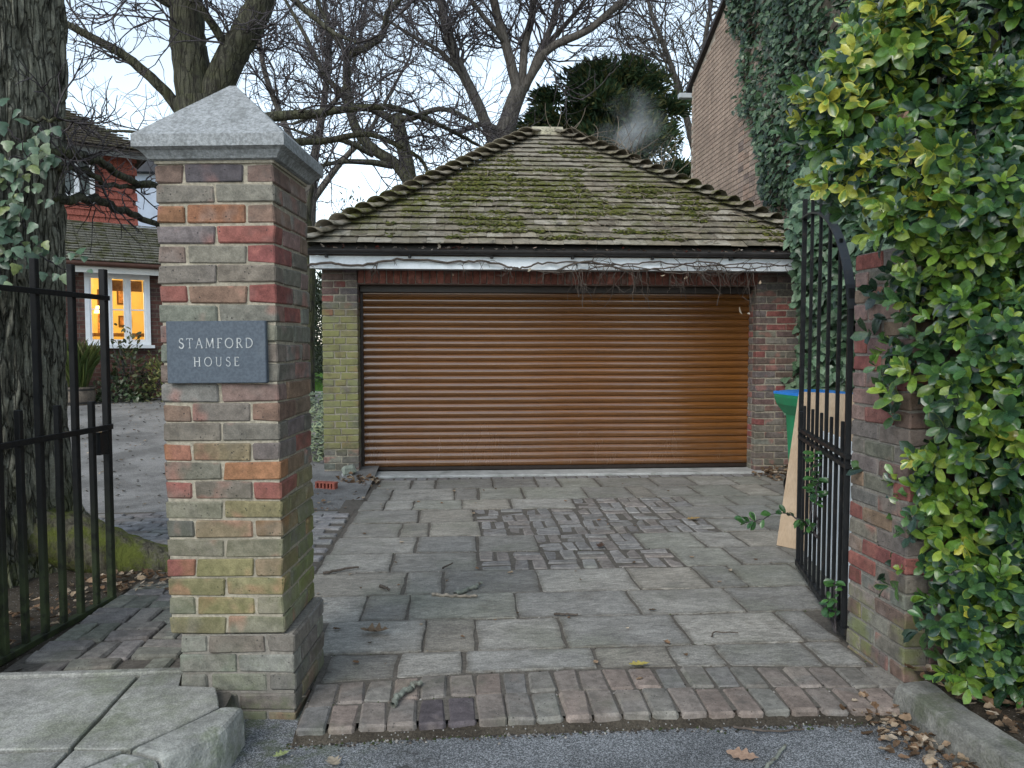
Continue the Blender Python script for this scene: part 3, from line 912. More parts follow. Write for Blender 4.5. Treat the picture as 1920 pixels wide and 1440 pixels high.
# roller door: each curved slat, guides, hood, bottom bar
def mat_oak():
    g = G("golden oak foil", .26, 1.0)
    v = g.shift(g.coord(), 9)
    gr = g.noise(g.scale(v, 3.0, 60, 260), 1.0, 5, .7, .6)
    gr2 = g.noise(g.scale(v, .7, 14, 60), 1.0, 3, .6)
    c = g.mix(g.ramp(gr, .3, .7), (.090, .034, .008), (.195, .078, .018))
    c = g.val(c, g.ramp(gr2, .3, .7, .85, 1.15))
    w = g.world(); z = g.sep(w)[2]
    dust = g.math('MULTIPLY', g.ramp(z, .75, .05), g.ramp(g.noise(g.scale(w, 5, 1, 1.5), 1.0, 5, .7), .4, .75, .03, .16))
    c = g.mix(dust, c, (.17, .135, .10))
    c = g.mix(g.ramp(g.noise(g.scale(w, 14, 1, .6), 1.0, 4, .7), .55, .8, 0, .14), c, (.05, .03, .02))
    g.bump(gr, .06, .002)
    return g.out(c, g.math('ADD', g.ramp(g.noise(w, 2.0, 4, .6), .3, .7, .15, .25), dust))
M_OAK = mat_oak()
door = empty("roller_door", (0, 0, 0)); door.parent = gar; door.matrix_parent_inverse = WORLD[gar.name]
prof = [(0.004, 0.0), (-.001, .003)] + [(-.001 - .0150 * math.sin(math.pi * t) ** .8, .003 + .069 * t) for t in np.linspace(.06, .94, 13)] + [(-.001, .072), (.004, .075)]
v, f = [], []
for x in (-1.022, 3.252):
    v += [(x, y, z) for y, z in prof]
k = len(prof)
for i in range(k - 1): f.append((i, k + i, k + i + 1, i + 1))
slat_me = mesh_from("slat", v, f, True)
zt = .062
SP = .0766
while zt < 2.02:
    ob("slat", slat_me, M_OAK, door, (0, 8.385 + rnd.uniform(-.001, .001), zt), (rnd.uniform(-.012, .012), 0, 0))
    zt += SP
MB().box(-1.02, 3.25, 8.392, 8.40, .05, 2.03).build("curtain_back", mat_plain("door joint", (.05, .022, .01), .2, 8), door)
M_BRZ = mat_plain("dark bronze aluminium", (.028, .020, .016), .2, 20, .4, .05)
MB().rbox(4.26, .05, .075, .004, (1.09, 8.33, 1.985)).build("hood", M_BRZ, door)  # dark hood, added also to stand for the lintel's shadow over the top slats
MB().rbox(4.272, .022, .040, .003, (1.115, 8.384, .040)).build("bottom_bar", M_BRZ, door)
for x in (-1.034, 3.214 + .03):
    MB().rbox(.030, .05, 2.0, .003, (x + .004, 8.372, 1.02)).build("guide_rail", M_BRZ, door)

# ------------------------------------------------------------------ hipped roof
def mat_tile():
    g = G("mossy clay tile", .9, .25)
    v = g.shift(g.coord()); w = g.world()
    n1 = g.noise(v, 14, 5, .7); f_ = g.noise(v, 120, 3, .65)
    c = g.val(g.ocol(), g.ramp(n1, .25, .75, .68, 1.25))
    c = g.mix(g.ramp(g.noise(w, 8, 5, .75), .54, .66, 0, .85), c, (.055, .05, .042))
    x, y, z = g.sep(w)[0:3]
    mid = g.math('MULTIPLY', g.ramp(z, 2.38, 2.75, .1, 1), g.ramp(z, 3.9, 3.2, .15, 1))
    mm = g.math('MULTIPLY', g.ramp(g.noise(g.scale(w, 1, 1, 1.6), 2.3, 6, .72), .43, .60), mid)
    mm = g.math('MULTIPLY', mm, g.ramp(g.noise(w, 22, 4, .7), .34, .52))
    mc = g.mix(g.ramp(f_, .3, .7), (.045, .052, .010), (.15, .15, .028))
    c = g.mix(mm, c, mc)
    g.bump(g.math('ADD', g.math('ADD', n1, g.math('MULTIPLY', f_, .5)), g.math('MULTIPLY', mm, 1.2)), .8, .012)
    return g.out(c)
M_TILE = mat_tile()
EY, EZ, RY, RZ = 7.735, 2.365, 10.36, 4.19
ELX, ERX, RLX, RRX = -1.475, 3.775, 1.085, 1.295
SL = math.hypot(RY - EY, RZ - EZ); PITCH = math.atan2(RZ - EZ, RY - EY)
NR = 22; GA = SL / NR
roof = MB()
BYk = 2 * RY - EY
roof.add([(ELX, EY, EZ - .03), (ERX, EY, EZ - .03), (ERX, BYk, EZ - .03), (ELX, BYk, EZ - .03), (RLX, RY, RZ - .03), (RRX, RY, RZ - .03)],
         [(0, 1, 5, 4), (1, 2, 5), (2, 3, 4, 5), (3, 0, 4), (0, 3, 2, 1)])
roof = roof.build("roof", mat_plain("roofing felt", (.03, .028, .025), .2, 5), gar)
TCOL = [(.255, .225, .172), (.285, .255, .20), (.23, .20, .152), (.245, .21, .158), (.31, .28, .225), (.195, .17, .13)]
tiles = []
up = Vector((0, math.cos(PITCH), math.sin(PITCH))); nrm = Vector((0, -math.sin(PITCH), math.cos(PITCH)))
for r in range(NR):
    s = r * GA
    xl = ELX + (RLX - ELX) * s / SL - .03; xr = ERX + (RRX - ERX) * s / SL + .03
    x = ELX - .2 + (.0855 if r % 2 else 0)
    while x < xr:
        a, b = max(x, xl), min(x + .169, xr)
        if b - a > .03: tiles.append((r, a, b, s))
        x += .171
M_rot = (PITCH - .185, 0, 0)
upper = MB()
tcol = {}
for i, (r, a, b, s) in enumerate(tiles):
    w = b - a
    base = Vector((0, EY, EZ)) + up * (s + .100) + nrm * .024
    pos = (a + w / 2, base.y, base.z + rnd.uniform(-.003, .004))
    if i < 300:
        me = brick_mesh(round(w, 2), .225, .012, M_TILE, .003, .003)
        ob("roof_tile", me, M_TILE, roof, pos, (M_rot[0] + rnd.uniform(-.007, .007), rnd.uniform(-.006, .006), rnd.uniform(-.006, .006)), color=shade(rnd.choice(TCOL), .85, 1.1))
    else:
        v, f = rbox_geo(w, .225, .012, .003)
        Mx = Matrix.Translation(pos) @ Euler(M_rot).to_matrix().to_4x4()
        upper.add([Mx @ Vector(p) for p in v], f)
o = upper.build("upper_tile_courses", M_TILE, roof); o["kind"] = "stuff"; o.color = (.265, .24, .19, 1)
# the other three slopes in long courses
side = MB()
for r in range(NR):
    s = r * GA
    t = s / SL; t2 = min(1, (s + .24) / SL)
    for (P0, P1, Q0, Q1) in (((ELX, EY), (ELX, BYk), (RLX, RY), (RLX, RY)), ((ERX, BYk), (ERX, EY), (RRX, RY), (RRX, RY)), ((ERX, BYk), (ELX, BYk), (RRX, RY), (RLX, RY))):
        L = lambda a, b, q: (a[0] + (b[0] - a[0]) * q, a[1] + (b[1] - a[1]) * q)
        a0, a1, b1, b0 = L(P0, Q0, t), L(P1, Q1, t), L(P1, Q1, t2), L(P0, Q0, t2)
        z0, z1 = EZ + (RZ - EZ) * t, EZ + (RZ - EZ) * t2
        side.add([(*a0, z0 + .024), (*a1, z0 + .024), (*b1, z1 + .004), (*b0, z1 + .004), (*a0, z0 + .006), (*a1, z0 + .006)], [(0, 1, 2, 3), (4, 5, 1, 0)])
o = side.build("side_tile_courses", M_TILE, roof); o["kind"] = "stuff"; o.color = (.26, .24, .19, 1)
# bonnet tiles along both front hips
def bonnet():
    v, f = [], []
    n = 8
    for (x, rad, lift) in ((-.12, .085, -.01), (.02, .115, .008), (.15, .165, .05)):
        for th in (0, .014):
            for i in range(n + 1):
                a = R(18 + 144 * i / n)
                v.append((x, (rad - th) * 1.05 * math.cos(a), (rad - th) * .62 * math.sin(a) - rad * .25 + lift))
    k = n + 1
    for s_ in range(2):
        o_ = s_ * 2 * k
        for i in range(n):
            f.append((o_ + i, o_ + i + 1, o_ + 2 * k + i + 1, o_ + 2 * k + i))
            f.append((o_ + k + i, o_ + 3 * k + i, o_ + 3 * k + i + 1, o_ + k + i + 1))
        f.append((o_, o_ + 2 * k, o_ + 3 * k, o_ + k)); f.append((o_ + n, o_ + k + n, o_ + 3 * k + n, o_ + 2 * k + n))
    e = 4 * k
    for i in range(n): f.append((e + i, e + i + 1, e + k + i + 1, e + k + i))
    return mesh_from("hip_tile", v, f, True)
bon = bonnet(); bon.materials.append(M_TILE)
for (A, B) in (((ELX, EY, EZ), (RLX, RY, RZ)), ((ERX, EY, EZ), (RRX, RY, RZ)), ((ELX, BYk, EZ), (RLX, RY, RZ)), ((ERX, BYk, EZ), (RRX, RY, RZ))):
    A, B = Vector(A), Vector(B); d = (A - B).normalized()
    side_ = d.cross(Vector((0, 0, 1))).normalized(); nz = side_.cross(d).normalized()
    if nz.z < 0: nz = -nz
    yv = nz.cross(d)
    Rm = Matrix((d, yv, nz)).transposed()
    for r in range(NR):
        p = A + (B - A) * ((r + .30) / NR) + nz * .055
        e = Rm.to_euler()
        ob("hip_tile", bon, M_TILE, roof, p, (e.x + rnd.uniform(-.03, .03), e.y + rnd.uniform(-.03, .03), e.z + rnd.uniform(-.05, .05)), color=shade(rnd.choice(TCOL), .75, 1.05))
v, f = [], []
for x in (RLX - .10, RRX + .10):
    for i in range(11):
        a = math.pi * i / 10
        v.append((x, RY + .13 * math.cos(a), RZ - .035 + .13 * math.sin(a)))
f = [(i, i + 1, 12 + i, 11 + i) for i in range(10)] + [list(range(11)), list(range(11, 22))[::-1]]
o = ob("ridge_tile", mesh_from("ridge_tile", v, f), M_TILE, roof); o.color = (.40, .37, .27, 1)

# cushions of moss lodged along the tile edges
rgm = np.random.default_rng(55)
oc = np.array([(1, 0, 0), (-1, 0, 0), (0, 1, 0), (0, -1, 0), (0, 0, .7), (0, 0, -.3), (.6, .6, .35), (-.6, .6, .35), (.6, -.6, .35), (-.6, -.6, .35)])
of = np.array([(0, 6, 4), (6, 2, 4), (2, 7, 4), (7, 1, 4), (1, 9, 4), (9, 3, 4), (3, 8, 4), (8, 0, 4)])
mp = []
while len(mp) < 5200:
    r = int(rgm.integers(1, 20)); s = r * GA; x = rgm.uniform(ELX, ERX)
    xl = ELX + (RLX - ELX) * s / SL + .08; xr = ERX + (RRX - ERX) * s / SL - .08
    if not xl < x < xr: continue
    dn = mnoise.noise((x * 1.3, s * 2.2, 4.0)) + .55 * mnoise.noise((x * 4, s * 5, 1.0))
    if dn < -.02 + .38 * abs(s / SL - .45): continue
    p = Vector((x, EY, EZ)) + up * (s + rgm.normal(-.01, .022)) + nrm * .040
    mp.append((x, p.y, p.z))
mp = np.array(mp); n = len(mp)
rr_ = rot_from(np.stack([np.ones(n), rgm.normal(0, .4, n), rgm.normal(0, .3, n)], 1), np.tile([0, -.5, 1.0], (n, 1)))
sz = rgm.uniform(.008, .024, n)[:, None] * np.array([1.5, .9, .8])
mc = np.array([(.035, .042, .010), (.06, .066, .014), (.095, .095, .022), (.045, .040, .018)])[rgm.integers(0, 4, n)]
g = G("moss", .95, .1); g.out(g.val(g.n("Attribute", _attribute_name="col").outputs["Color"], g.ramp(g.noise(g.world(), 120, 3), .3, .7, .6, 1.5)))
o = ob("moss_cushions", scatter_mesh("moss_cushions", oc, of, mp, rr_, sz, mc), g.m, roof); o["kind"] = "stuff"
# ================================================================== trees
def mat_bark(name, a, b, moss=0.0, mz=(0, 2), sc=1.0, mcol=((.05, .06, .015), (.13, .15, .03)), fissure=0):
    g = G(name, .92, .2)
    w = g.world()
    n = g.noise(g.scale(w, 22 * sc, 22 * sc, 4.2 * sc), 1.0, 5, .65, .8)
    f_ = g.noise(w, 70, 4, .7)
    c = g.mix(g.ramp(n, .35, .62), a, b)
    c = g.val(c, g.ramp(f_, .25, .75, .7, 1.25))
    if fissure:
        wv = g.n('VectorMath', _operation='ADD'); g.set(wv.inputs[0], g.scale(w, fissure, fissure, fissure * .13)); g.set(wv.inputs[1], g.n('TexNoise', Vector=g.scale(w, 1, 1, .4), Scale=9.0, Detail=3.0).outputs[1])
        ed_ = g.voro(wv.outputs[0], 1.0, 'DISTANCE_TO_EDGE'); cr_ = g.ramp(ed_, .0, .09, .25, 1)
        c = g.mix(cr_, (.030, .028, .022), c); n = g.math('ADD', g.math('MULTIPLY', n, .5), cr_)
    if moss:
        m = g.math('MULTIPLY', g.ramp(g.sep(w)[2], mz[1], mz[0], .12, 1), g.ramp(g.noise(w, 5, 5, .7), .42, .6, 0, moss))
        c = g.mix(m, c, g.mix(f_, *mcol))
    g.bump(g.math('ADD', n, g.math('MULTIPLY', f_, .25)), .9, .02)
    return g.out(c)
M_OAKB = mat_bark("oak bark", (.075, .072, .056), (.215, .21, .165), .6, (.05, .8), fissure=26)
M_BARK = mat_bark("bark", (.026, .024, .019), (.080, .078, .056), .35, (0, 8), .8, fissure=13)
M_TWIG = mat_bark("dark twigs", (.040, .035, .038), (.095, .085, .086))
M_PALE = mat_bark("pale grey bark", (.045, .040, .034), (.115, .105, .092))

def unit3(v):
    n = math.sqrt(v[0] ** 2 + v[1] ** 2 + v[2] ** 2) + 1e-9
    return np.array([v[0] / n, v[1] / n, v[2] / n])
def grow(tb, p, d, L, r, lvl, rg, rmin, trop=.10, wob=.22):
    n = 6 if lvl > 0 else 4
    P = [np.array(p)]; d = unit3(d)
    for i in range(n):
        d = unit3(d + rg.normal(0, wob, 3) + np.array([0, 0, trop * .5]))
        P.append(P[-1] + d * (L / n))
    P = np.array(P)
    tb.add(P, (max(r, rmin), max(r * .4, rmin * .8)), 5 if r > .04 else 3)
    if lvl <= 0: return
    m = {3: 6, 2: 5, 1: 4}.get(lvl, 4)
    for i in range(m):
        t = rg.uniform(.22, 1.0); k = min(n - 1, int(t * n)); q = P[k] + (P[k + 1] - P[k]) * (t * n - k)
        ax = unit3(P[k + 1] - P[k]); s = unit3(np.cross(ax, rg.normal(0, 1, 3)))
        a = rg.uniform(.45, 1.15)
        grow(tb, q, ax * math.cos(a) + s * math.sin(a), L * rg.uniform(.42, .68), r * .6, lvl - 1, rg, rmin, trop, wob)

def tree(name, label, trunk, limbs, mat, twigmat, seed, rmin, kids=10, kidL=1.2, lvl=2, group=None, trop=.1, bare=.25):
    """trunk: (points, r0, r1); limbs: list of (points, r0, r1)"""
    e = empty(name, trunk[0][0]); WORLD[e.name] = Matrix.Translation(-Vector(trunk[0][0]))
    tag(e, label, "tree", group)
    rg = np.random.default_rng(seed)
    tb = Tubes(); tb.add(smooth_path(trunk[0], 6, .0, seed), (trunk[1], trunk[2]), 12); tb.build("trunk", mat, e)
    tw = Tubes()
    for (pts, r0, r1) in limbs:
        P = smooth_path(pts, 6, min(.012, r0 * .03), seed + 3)
        t1 = Tubes(); t1.add(P, (r0, r1), 9 if r0 > .05 else 6); t1.build("limb", mat, e)
        L = np.linalg.norm(np.diff(P, axis=0), axis=1).sum()
        m = max(3, int(kids * L / 3.0))
        for i in range(m):
            t = rg.uniform(bare, 1.0); k = min(len(P) - 2, int(t * (len(P) - 1)))
            ax = unit3(P[k + 1] - P[k]); s = unit3(np.cross(ax, rg.normal(0, 1, 3)))
            a = rg.uniform(.5, 1.3)
            rr = (r0 + (r1 - r0) * t) * .42
            grow(tw, P[k], ax * math.cos(a) + s * math.sin(a), kidL * rg.uniform(.6, 1.25), min(rr, .017 * kidL), lvl, rg, rmin, trop)
        ax = unit3(P[-1] - P[-2]); grow(tw, P[-1], ax, kidL * 1.2, r1, lvl + 0, rg, rmin, trop)
    tw.build("crown", twigmat, e, False)
    return e

# ------------------------------------------------------------------ great oak beside the small gate
oak = empty("oak_tree", (-2.95, 4.85, 0)); WORLD[oak.name] = Matrix.Translation((2.95, -4.85, 0))
tag(oak, "massive ridged oak trunk with spreading mossy root behind the small iron gate", "tree")
NA, NZ = 380, 300
ang = np.linspace(0, 2 * math.pi, NA, endpoint=False); zz = np.concatenate([np.linspace(-.1, .9, 70), np.linspace(.91, 5.6, NZ - 70)])
V = np.zeros((NZ, NA, 3))
for j, z in enumerate(zz):
    for i, a in enumerate(ang):
        ca, sa = math.cos(a), math.sin(a)
        flare = (.24 + .13 * math.sin(3 * a + .6) + .09 * math.sin(5 * a)) * math.exp(-max(z, 0) / .26)
        r = .492 + flare + .03 * mnoise.noise((ca * 1.5, sa * 1.5, z * .6))
        tw_ = a + .06 * math.sin(z * 1.7)
        q = (math.cos(tw_) * 9.5, math.sin(tw_) * 9.5, z * 2.0)
        d = mnoise.noise(q); e_ = mnoise.noise((q[0] * 2.1 + 9, q[1] * 2.1, q[2] * 2.6))
        ridge = (1 - abs(d) * 2.2); crack = -max(0, .26 - abs(d)) * .17 - max(0, .20 - abs(e_)) * .11
        r += crack + .012 * e_
        V[j, i] = (-2.95 + .022 * z + r * ca, 4.85 + r * sa, z)
i0 = np.arange(NZ - 1)[:, None] * NA; j0 = np.arange(NA)[None, :]; j1 = (j0 + 1) % NA
F = np.stack([i0 + j0, i0 + j1, i0 + NA + j1, i0 + NA + j0], -1).reshape(-1, 4)
ob("trunk", mesh_np("trunk", V.reshape(-1, 3), F, True), M_OAKB, oak)
tb = Tubes()
Pm = smooth_path([(-2.75, 4.8, .30), (-2.38, 4.83, .19), (-2.10, 4.88, .07), (-1.82, 4.92, -.01), (-1.5, 4.92, -.07), (-1.1, 4.9, -.16)], 10, 0, 2)
tb.add(Pm, np.interp(np.linspace(0, 1, len(Pm)), [0, .25, .6, 1], [.20, .17, .135, .08]), 26)
ro = tb.build("root", mat_bark("mossy root bark", (.045, .04, .03), (.12, .11, .08), 1.0, (2, 3)), oak)
vv = ro.data.vertices
for vt in vv:
    p = vt.co; k = mnoise.noise((p.x * 3, p.y * 22, p.z * 22)) * .03 + mnoise.noise((p.x * 20, p.y * 20, p.z * 20)) * .006
    vt.co.z += k
lt = Tubes(); ltw = Tubes(); rg = np.random.default_rng(5)
for pts, r0, r1 in (([(-2.45, 4.75, 2.52), (-2.36, 4.95, 2.56), (-2.32, 5.2, 2.58), (-2.26, 5.6, 2.53), (-2.21, 6.0, 2.58), (-2.12, 6.25, 2.57)], .035, .018),
                    ([(-2.45, 4.75, 2.45), (-2.35, 5.1, 2.49), (-2.31, 5.4, 2.46), (-2.22, 5.9, 2.56)], .026, .012),
                    ([(-2.45, 4.8, 2.25), (-2.39, 5.3, 2.35), (-2.36, 5.7, 2.34), (-2.27, 6.1, 2.30), (-2.19, 6.45, 2.26)], .032, .018),
                    ([(-2.40, 4.48, 2.63), (-2.23, 4.5, 2.64), (-2.12, 4.6, 2.68)], .014, .006)):
    P = smooth_path(pts, 6, .008, 4); t1 = Tubes(); t1.add(P, (r0, r1), 8); t1.build("limb", M_BARK, oak)
    for i in range(9):
        k = rg.integers(2, len(P) - 1); ax = unit3(P[k] - P[k - 1]); s = unit3(np.cross(ax, rg.normal(0, 1, 3))); a = rg.uniform(.5, 1.2)
        grow(ltw, P[k], ax * math.cos(a) + s * math.sin(a), rg.uniform(.2, .5), .007, 1, rg, .0028)
ltw.build("twigs", M_TWIG, oak, False)["kind"] = "stuff"

GT = "bare winter trees beyond the garage"
tA = tree("bare_tree", "forked mossy trunk rising behind the lettered pillar's cap", ([(-3.42, 11, 0), (-3.49, 11, 1.43), (-3.48, 11, 3.2), (-3.5, 11, 4.43), (-3.52, 11, 4.72)], .36, .34),
  [([(-3.56, 11, 4.45), (-3.63, 11, 5.22), (-3.67, 11, 5.64), (-3.73, 11.1, 6.49), (-3.81, 11.2, 7.6)], .255, .21),
   ([(-3.42, 11, 4.5), (-3.15, 10.95, 5.16), (-2.88, 10.9, 5.59), (-2.64, 10.85, 6.03), (-2.38, 10.8, 6.61), (-2.15, 10.7, 7.3)], .215, .16),
   ([(-3.73, 11, 4.5), (-3.98, 10.9, 4.85), (-4.39, 10.8, 5.21), (-4.8, 10.7, 5.43), (-5.22, 10.6, 5.63), (-5.69, 10.5, 5.87)], .085, .03),
   ([(-3.04, 10.95, 5.3), (-3.25, 10.7, 5.65), (-3.49, 10.5, 6.04), (-3.59, 10.3, 6.6)], .07, .03),
   ([(-3.7, 11, 5.9), (-4.02, 10.8, 6.02), (-4.5, 10.6, 6.25)], .06, .03),
   ([(-3.45, 11, 4.3), (-2.84, 10.8, 4.41), (-2.34, 10.8, 4.49), (-1.9, 10.8, 4.53), (-1.46, 10.9, 4.63), (-.87, 11, 4.68), (-.21, 11.6, 4.6), (.32, 12.2, 4.5)], .085, .025),
   ([(-3.4, 11, 4.1), (-2.63, 11.1, 4.21), (-1.9, 11.2, 4.26), (-1.32, 11.3, 4.4), (-.87, 11.3, 4.25), (-.51, 11.4, 4.05), (-.4, 11.5, 3.72)], .06, .02),
   ([(-2.45, 10.8, 6.39), (-2.17, 10.6, 5.97), (-1.88, 10.5, 5.69), (-1.6, 10.4, 5.45), (-1.3, 10.3, 5.3)], .055, .02),
   ([(-3.6, 11, 4.3), (-4.1, 11.3, 4.3), (-4.7, 11.6, 4.45), (-5.4, 11.8, 4.5)], .04, .014)],
  M_BARK, M_TWIG, 21, .0022, 12, 1.15, 2, GT)
tree("bare_tree", "dark stub-topped bare tree with crooked limbs leaning over the garage hip", ([(-.9, 17, 0), (-.98, 17, 1.45), (-1.0, 17, 4.0), (-1.04, 17, 4.92), (-1.18, 17, 5.71), (-1.32, 17, 6.33)], .19, .14),
  [([(-1.04, 17, 4.9), (-1.36, 17, 5.31), (-1.81, 17, 5.59), (-2.15, 17, 5.98), (-2.31, 17, 6.48), (-2.36, 17, 7.04), (-2.3, 16.9, 7.49), (-1.9, 16.8, 7.67), (-1.56, 16.7, 7.9), (-1.45, 16.6, 8.3), (-1.1, 16.6, 8.7), (-.76, 16.5, 9.3)], .13, .045),
   ([(-1.41, 17, 5.25), (-1.93, 16.8, 5.27), (-2.5, 16.6, 5.21), (-3.0, 16.5, 5.06)], .08, .03),
   ([(-1.81, 17, 5.47), (-2.38, 16.7, 5.68), (-2.83, 16.5, 5.66), (-3.4, 16.3, 5.8)], .07, .025),
   ([(-1.3, 17, 6.3), (-1.0, 16.8, 6.2), (-.4, 16.6, 6.35), (.1, 16.5, 6.2), (.5, 16.5, 5.9)], .08, .03),
   ([(-1.3, 17, 6.2), (-1.9, 17.2, 6.5), (-2.8, 17.3, 6.45), (-3.6, 17.4, 6.2)], .08, .03),
   ([(-2.3, 17, 6.6), (-2.8, 16.9, 7.1), (-3.2, 16.8, 7.9), (-3.7, 16.8, 8.8)], .07, .03),
   ([(-2.3, 16.9, 7.5), (-2.7, 16.8, 8.1), (-3.0, 16.8, 8.9), (-2.9, 16.7, 9.8)], .06, .03)],
  M_BARK, M_TWIG, 33, .0026, 10, 1.6, 2, GT)
tree("bare_tree", "big many-stemmed bare tree rising straight behind the roof ridge", ([(1.1, 20, 0), (1.12, 20, 1.46), (1.12, 20, 6.11), (1.33, 20, 7.19), (1.6, 20, 7.94)], .27, .21),
  [([(1.55, 20, 7.8), (1.37, 20, 8.54), (1.19, 20, 9.2), (.99, 20, 9.85), (.79, 20, 11.0)], .14, .10),
   ([(1.65, 20, 7.85), (2.01, 19.8, 8.42), (2.36, 19.6, 8.83), (3.32, 19.4, 9.25), (4.28, 19.2, 10.02), (4.9, 19, 10.5)], .115, .08),
   ([(1.74, 20, 7.9), (2.08, 20.2, 8.82), (2.49, 20.4, 9.77), (2.76, 20.5, 11.1)], .10, .07),
   ([(1.64, 20, 7.9), (1.74, 20.1, 9.08), (1.94, 20.2, 9.88), (1.94, 20.2, 11)], .11, .09),
   ([(1.12, 20, 6.0), (.58, 19.8, 7.31), (.17, 19.7, 8.11), (-.1, 19.6, 8.63), (-.3, 19.5, 9.29), (-.49, 19.4, 10.4)], .15, .09),
   ([(.2, 19.7, 8.0), (-.4, 19.5, 8.6), (-1.1, 19.3, 8.9), (-2.0, 19.2, 9.4)], .07, .03),
   ([(1.2, 20, 6.8), (.6, 19.6, 6.9), (0, 19.3, 6.6), (-.6, 19, 6.8)], .09, .03),
   ([(1.3, 20, 9.0), (.6, 19.6, 9.6), (.1, 19.4, 10.2)], .08, .04),
   ([(2.2, 20.2, 9.0), (3.0, 20.3, 9.9), (3.8, 20.4, 11)], .08, .04)],
  M_PALE, M_TWIG, 45, .0032, 12, 1.9, 2, GT)
tree("bare_tree", "fine pale bare tree showing between the evergreen and the tall brick wall", ([(8.6, 27, 0), (8.5, 27, 5), (8.4, 27, 8)], .25, .18),
  [([(8.4, 27, 8), (7.9, 26.8, 9.5), (7.3, 26.5, 11), (6.6, 26.4, 12.6)], .14, .07), ([(8.4, 27, 7.8), (8.7, 27, 9.6), (8.6, 27, 11.4), (8.9, 27, 13.5)], .14, .07),
   ([(8.3, 27, 7), (7.5, 26.7, 7.9), (6.9, 26.5, 8.4)], .09, .04), ([(8.4, 27, 6), (7.7, 26.8, 6.4), (7.0, 26.6, 6.2)], .07, .03), ([(7.9, 26.8, 9.5), (6.7, 26.6, 10.2), (5.6, 26.4, 11.4)], .07, .03)],
  M_PALE, M_PALE, 57, .0036, 13, 2.3, 2, GT)
tree("bare_tree", "distant slender bare tree seen through twigs above the pillar cap", ([(-5.0, 26, 0), (-4.9, 26, 5), (-4.8, 26, 7)], .25, .2),
  [([(-4.8, 26, 7), (-4.4, 26, 9), (-4.2, 26, 11), (-4.4, 26, 13.5)], .15, .06), ([(-4.8, 26, 6.8), (-5.6, 26, 8.5), (-6.3, 26, 10.5), (-6.5, 26, 13)], .13, .06),
   ([(-4.85, 26, 6), (-3.8, 26, 7.4), (-2.9, 26, 8.4), (-2.0, 26, 10)], .12, .05), ([(-4.4, 26, 8.8), (-3.5, 26, 10.2), (-3.0, 26, 12.2)], .08, .04)],
  M_PALE, M_TWIG, 61, .0034, 10, 2.3, 2, GT)
tree("bare_tree", "dark straight trunk glimpsed between the lettered pillar and garage", ([(-2.70, 14.2, .3), (-2.70, 14.2, 1.4), (-2.66, 14.2, 2.6), (-2.7, 14.2, 3.6)], .10, .08),
  [([(-2.7, 14.2, 3.6), (-2.6, 14.2, 4.2), (-2.3, 14.1, 4.7)], .06, .02), ([(-2.66, 14.2, 3.0), (-2.3, 14, 3.3), (-1.9, 13.9, 3.4)], .04, .015)], M_BARK, M_TWIG, 71, .005, 9, .8, 1, GT)

# ------------------------------------------------------------------ leaf shapes
def leaf_tmpl(n=7, wide=5, w=.50, curl=.22, fold=.20):
    """oval leaf from the origin along +x, length 1; returns verts, quads, margin factor"""
    v, a = [], []
    for i in range(n):
        t = i / (n - 1); hw = w / 2 * (max(0, 1 - abs(2 * t - 1) ** 3.2) ** .6 * (.45 + .55 * min(1, t * 1.7)) + .015)
        for j in range(wide):
            s = -1 + 2 * j / (wide - 1)
            v.append((t, s * hw, -curl * t * t + fold * abs(s) * hw * 1.2)); a.append(abs(s) if 0 < i < n - 1 else 1)
    f = [(i * wide + j, i * wide + j + 1, i * wide + wide + j + 1, i * wide + wide + j) for i in range(n - 1) for j in range(wide - 1)]
    return np.array(v), np.array(f), np.array(a)
def ivy_tmpl():
    out = [(0, .0), (.02, .34), (.22, .46), (.38, .30), (.62, .27), (1.0, 0), (.62, -.27), (.38, -.30), (.22, -.46), (.02, -.34)]
    v = [(.26, 0, .05)] + [(x, y, -.10 * abs(y) * 2 - .08 * x * x) for x, y in out]
    f = [(0, i, i % 10 + 1) for i in range(1, 11)]
    return np.array(v), np.array(f), np.array([0.0] + [1.0] * 10)
SPRAY = (np.array([(0, 0, 0), (.45, .13, .02), (1, 0, -.05), (.45, -.13, .02)]), np.array([(0, 3, 2, 1)]), np.zeros(4))
LEAF = leaf_tmpl(); LEAF3 = leaf_tmpl(5, 3); IVY = ivy_tmpl()

def palette(n, cols, var=.18, rg=npr, alpha=None):
    C = np.array(cols)[rg.integers(0, len(cols), n)] * rg.uniform(1 - var, 1 + var, (n, 1))
    return np.concatenate([C, (np.ones((n, 1)) if alpha is None else alpha[:, None])], axis=1)

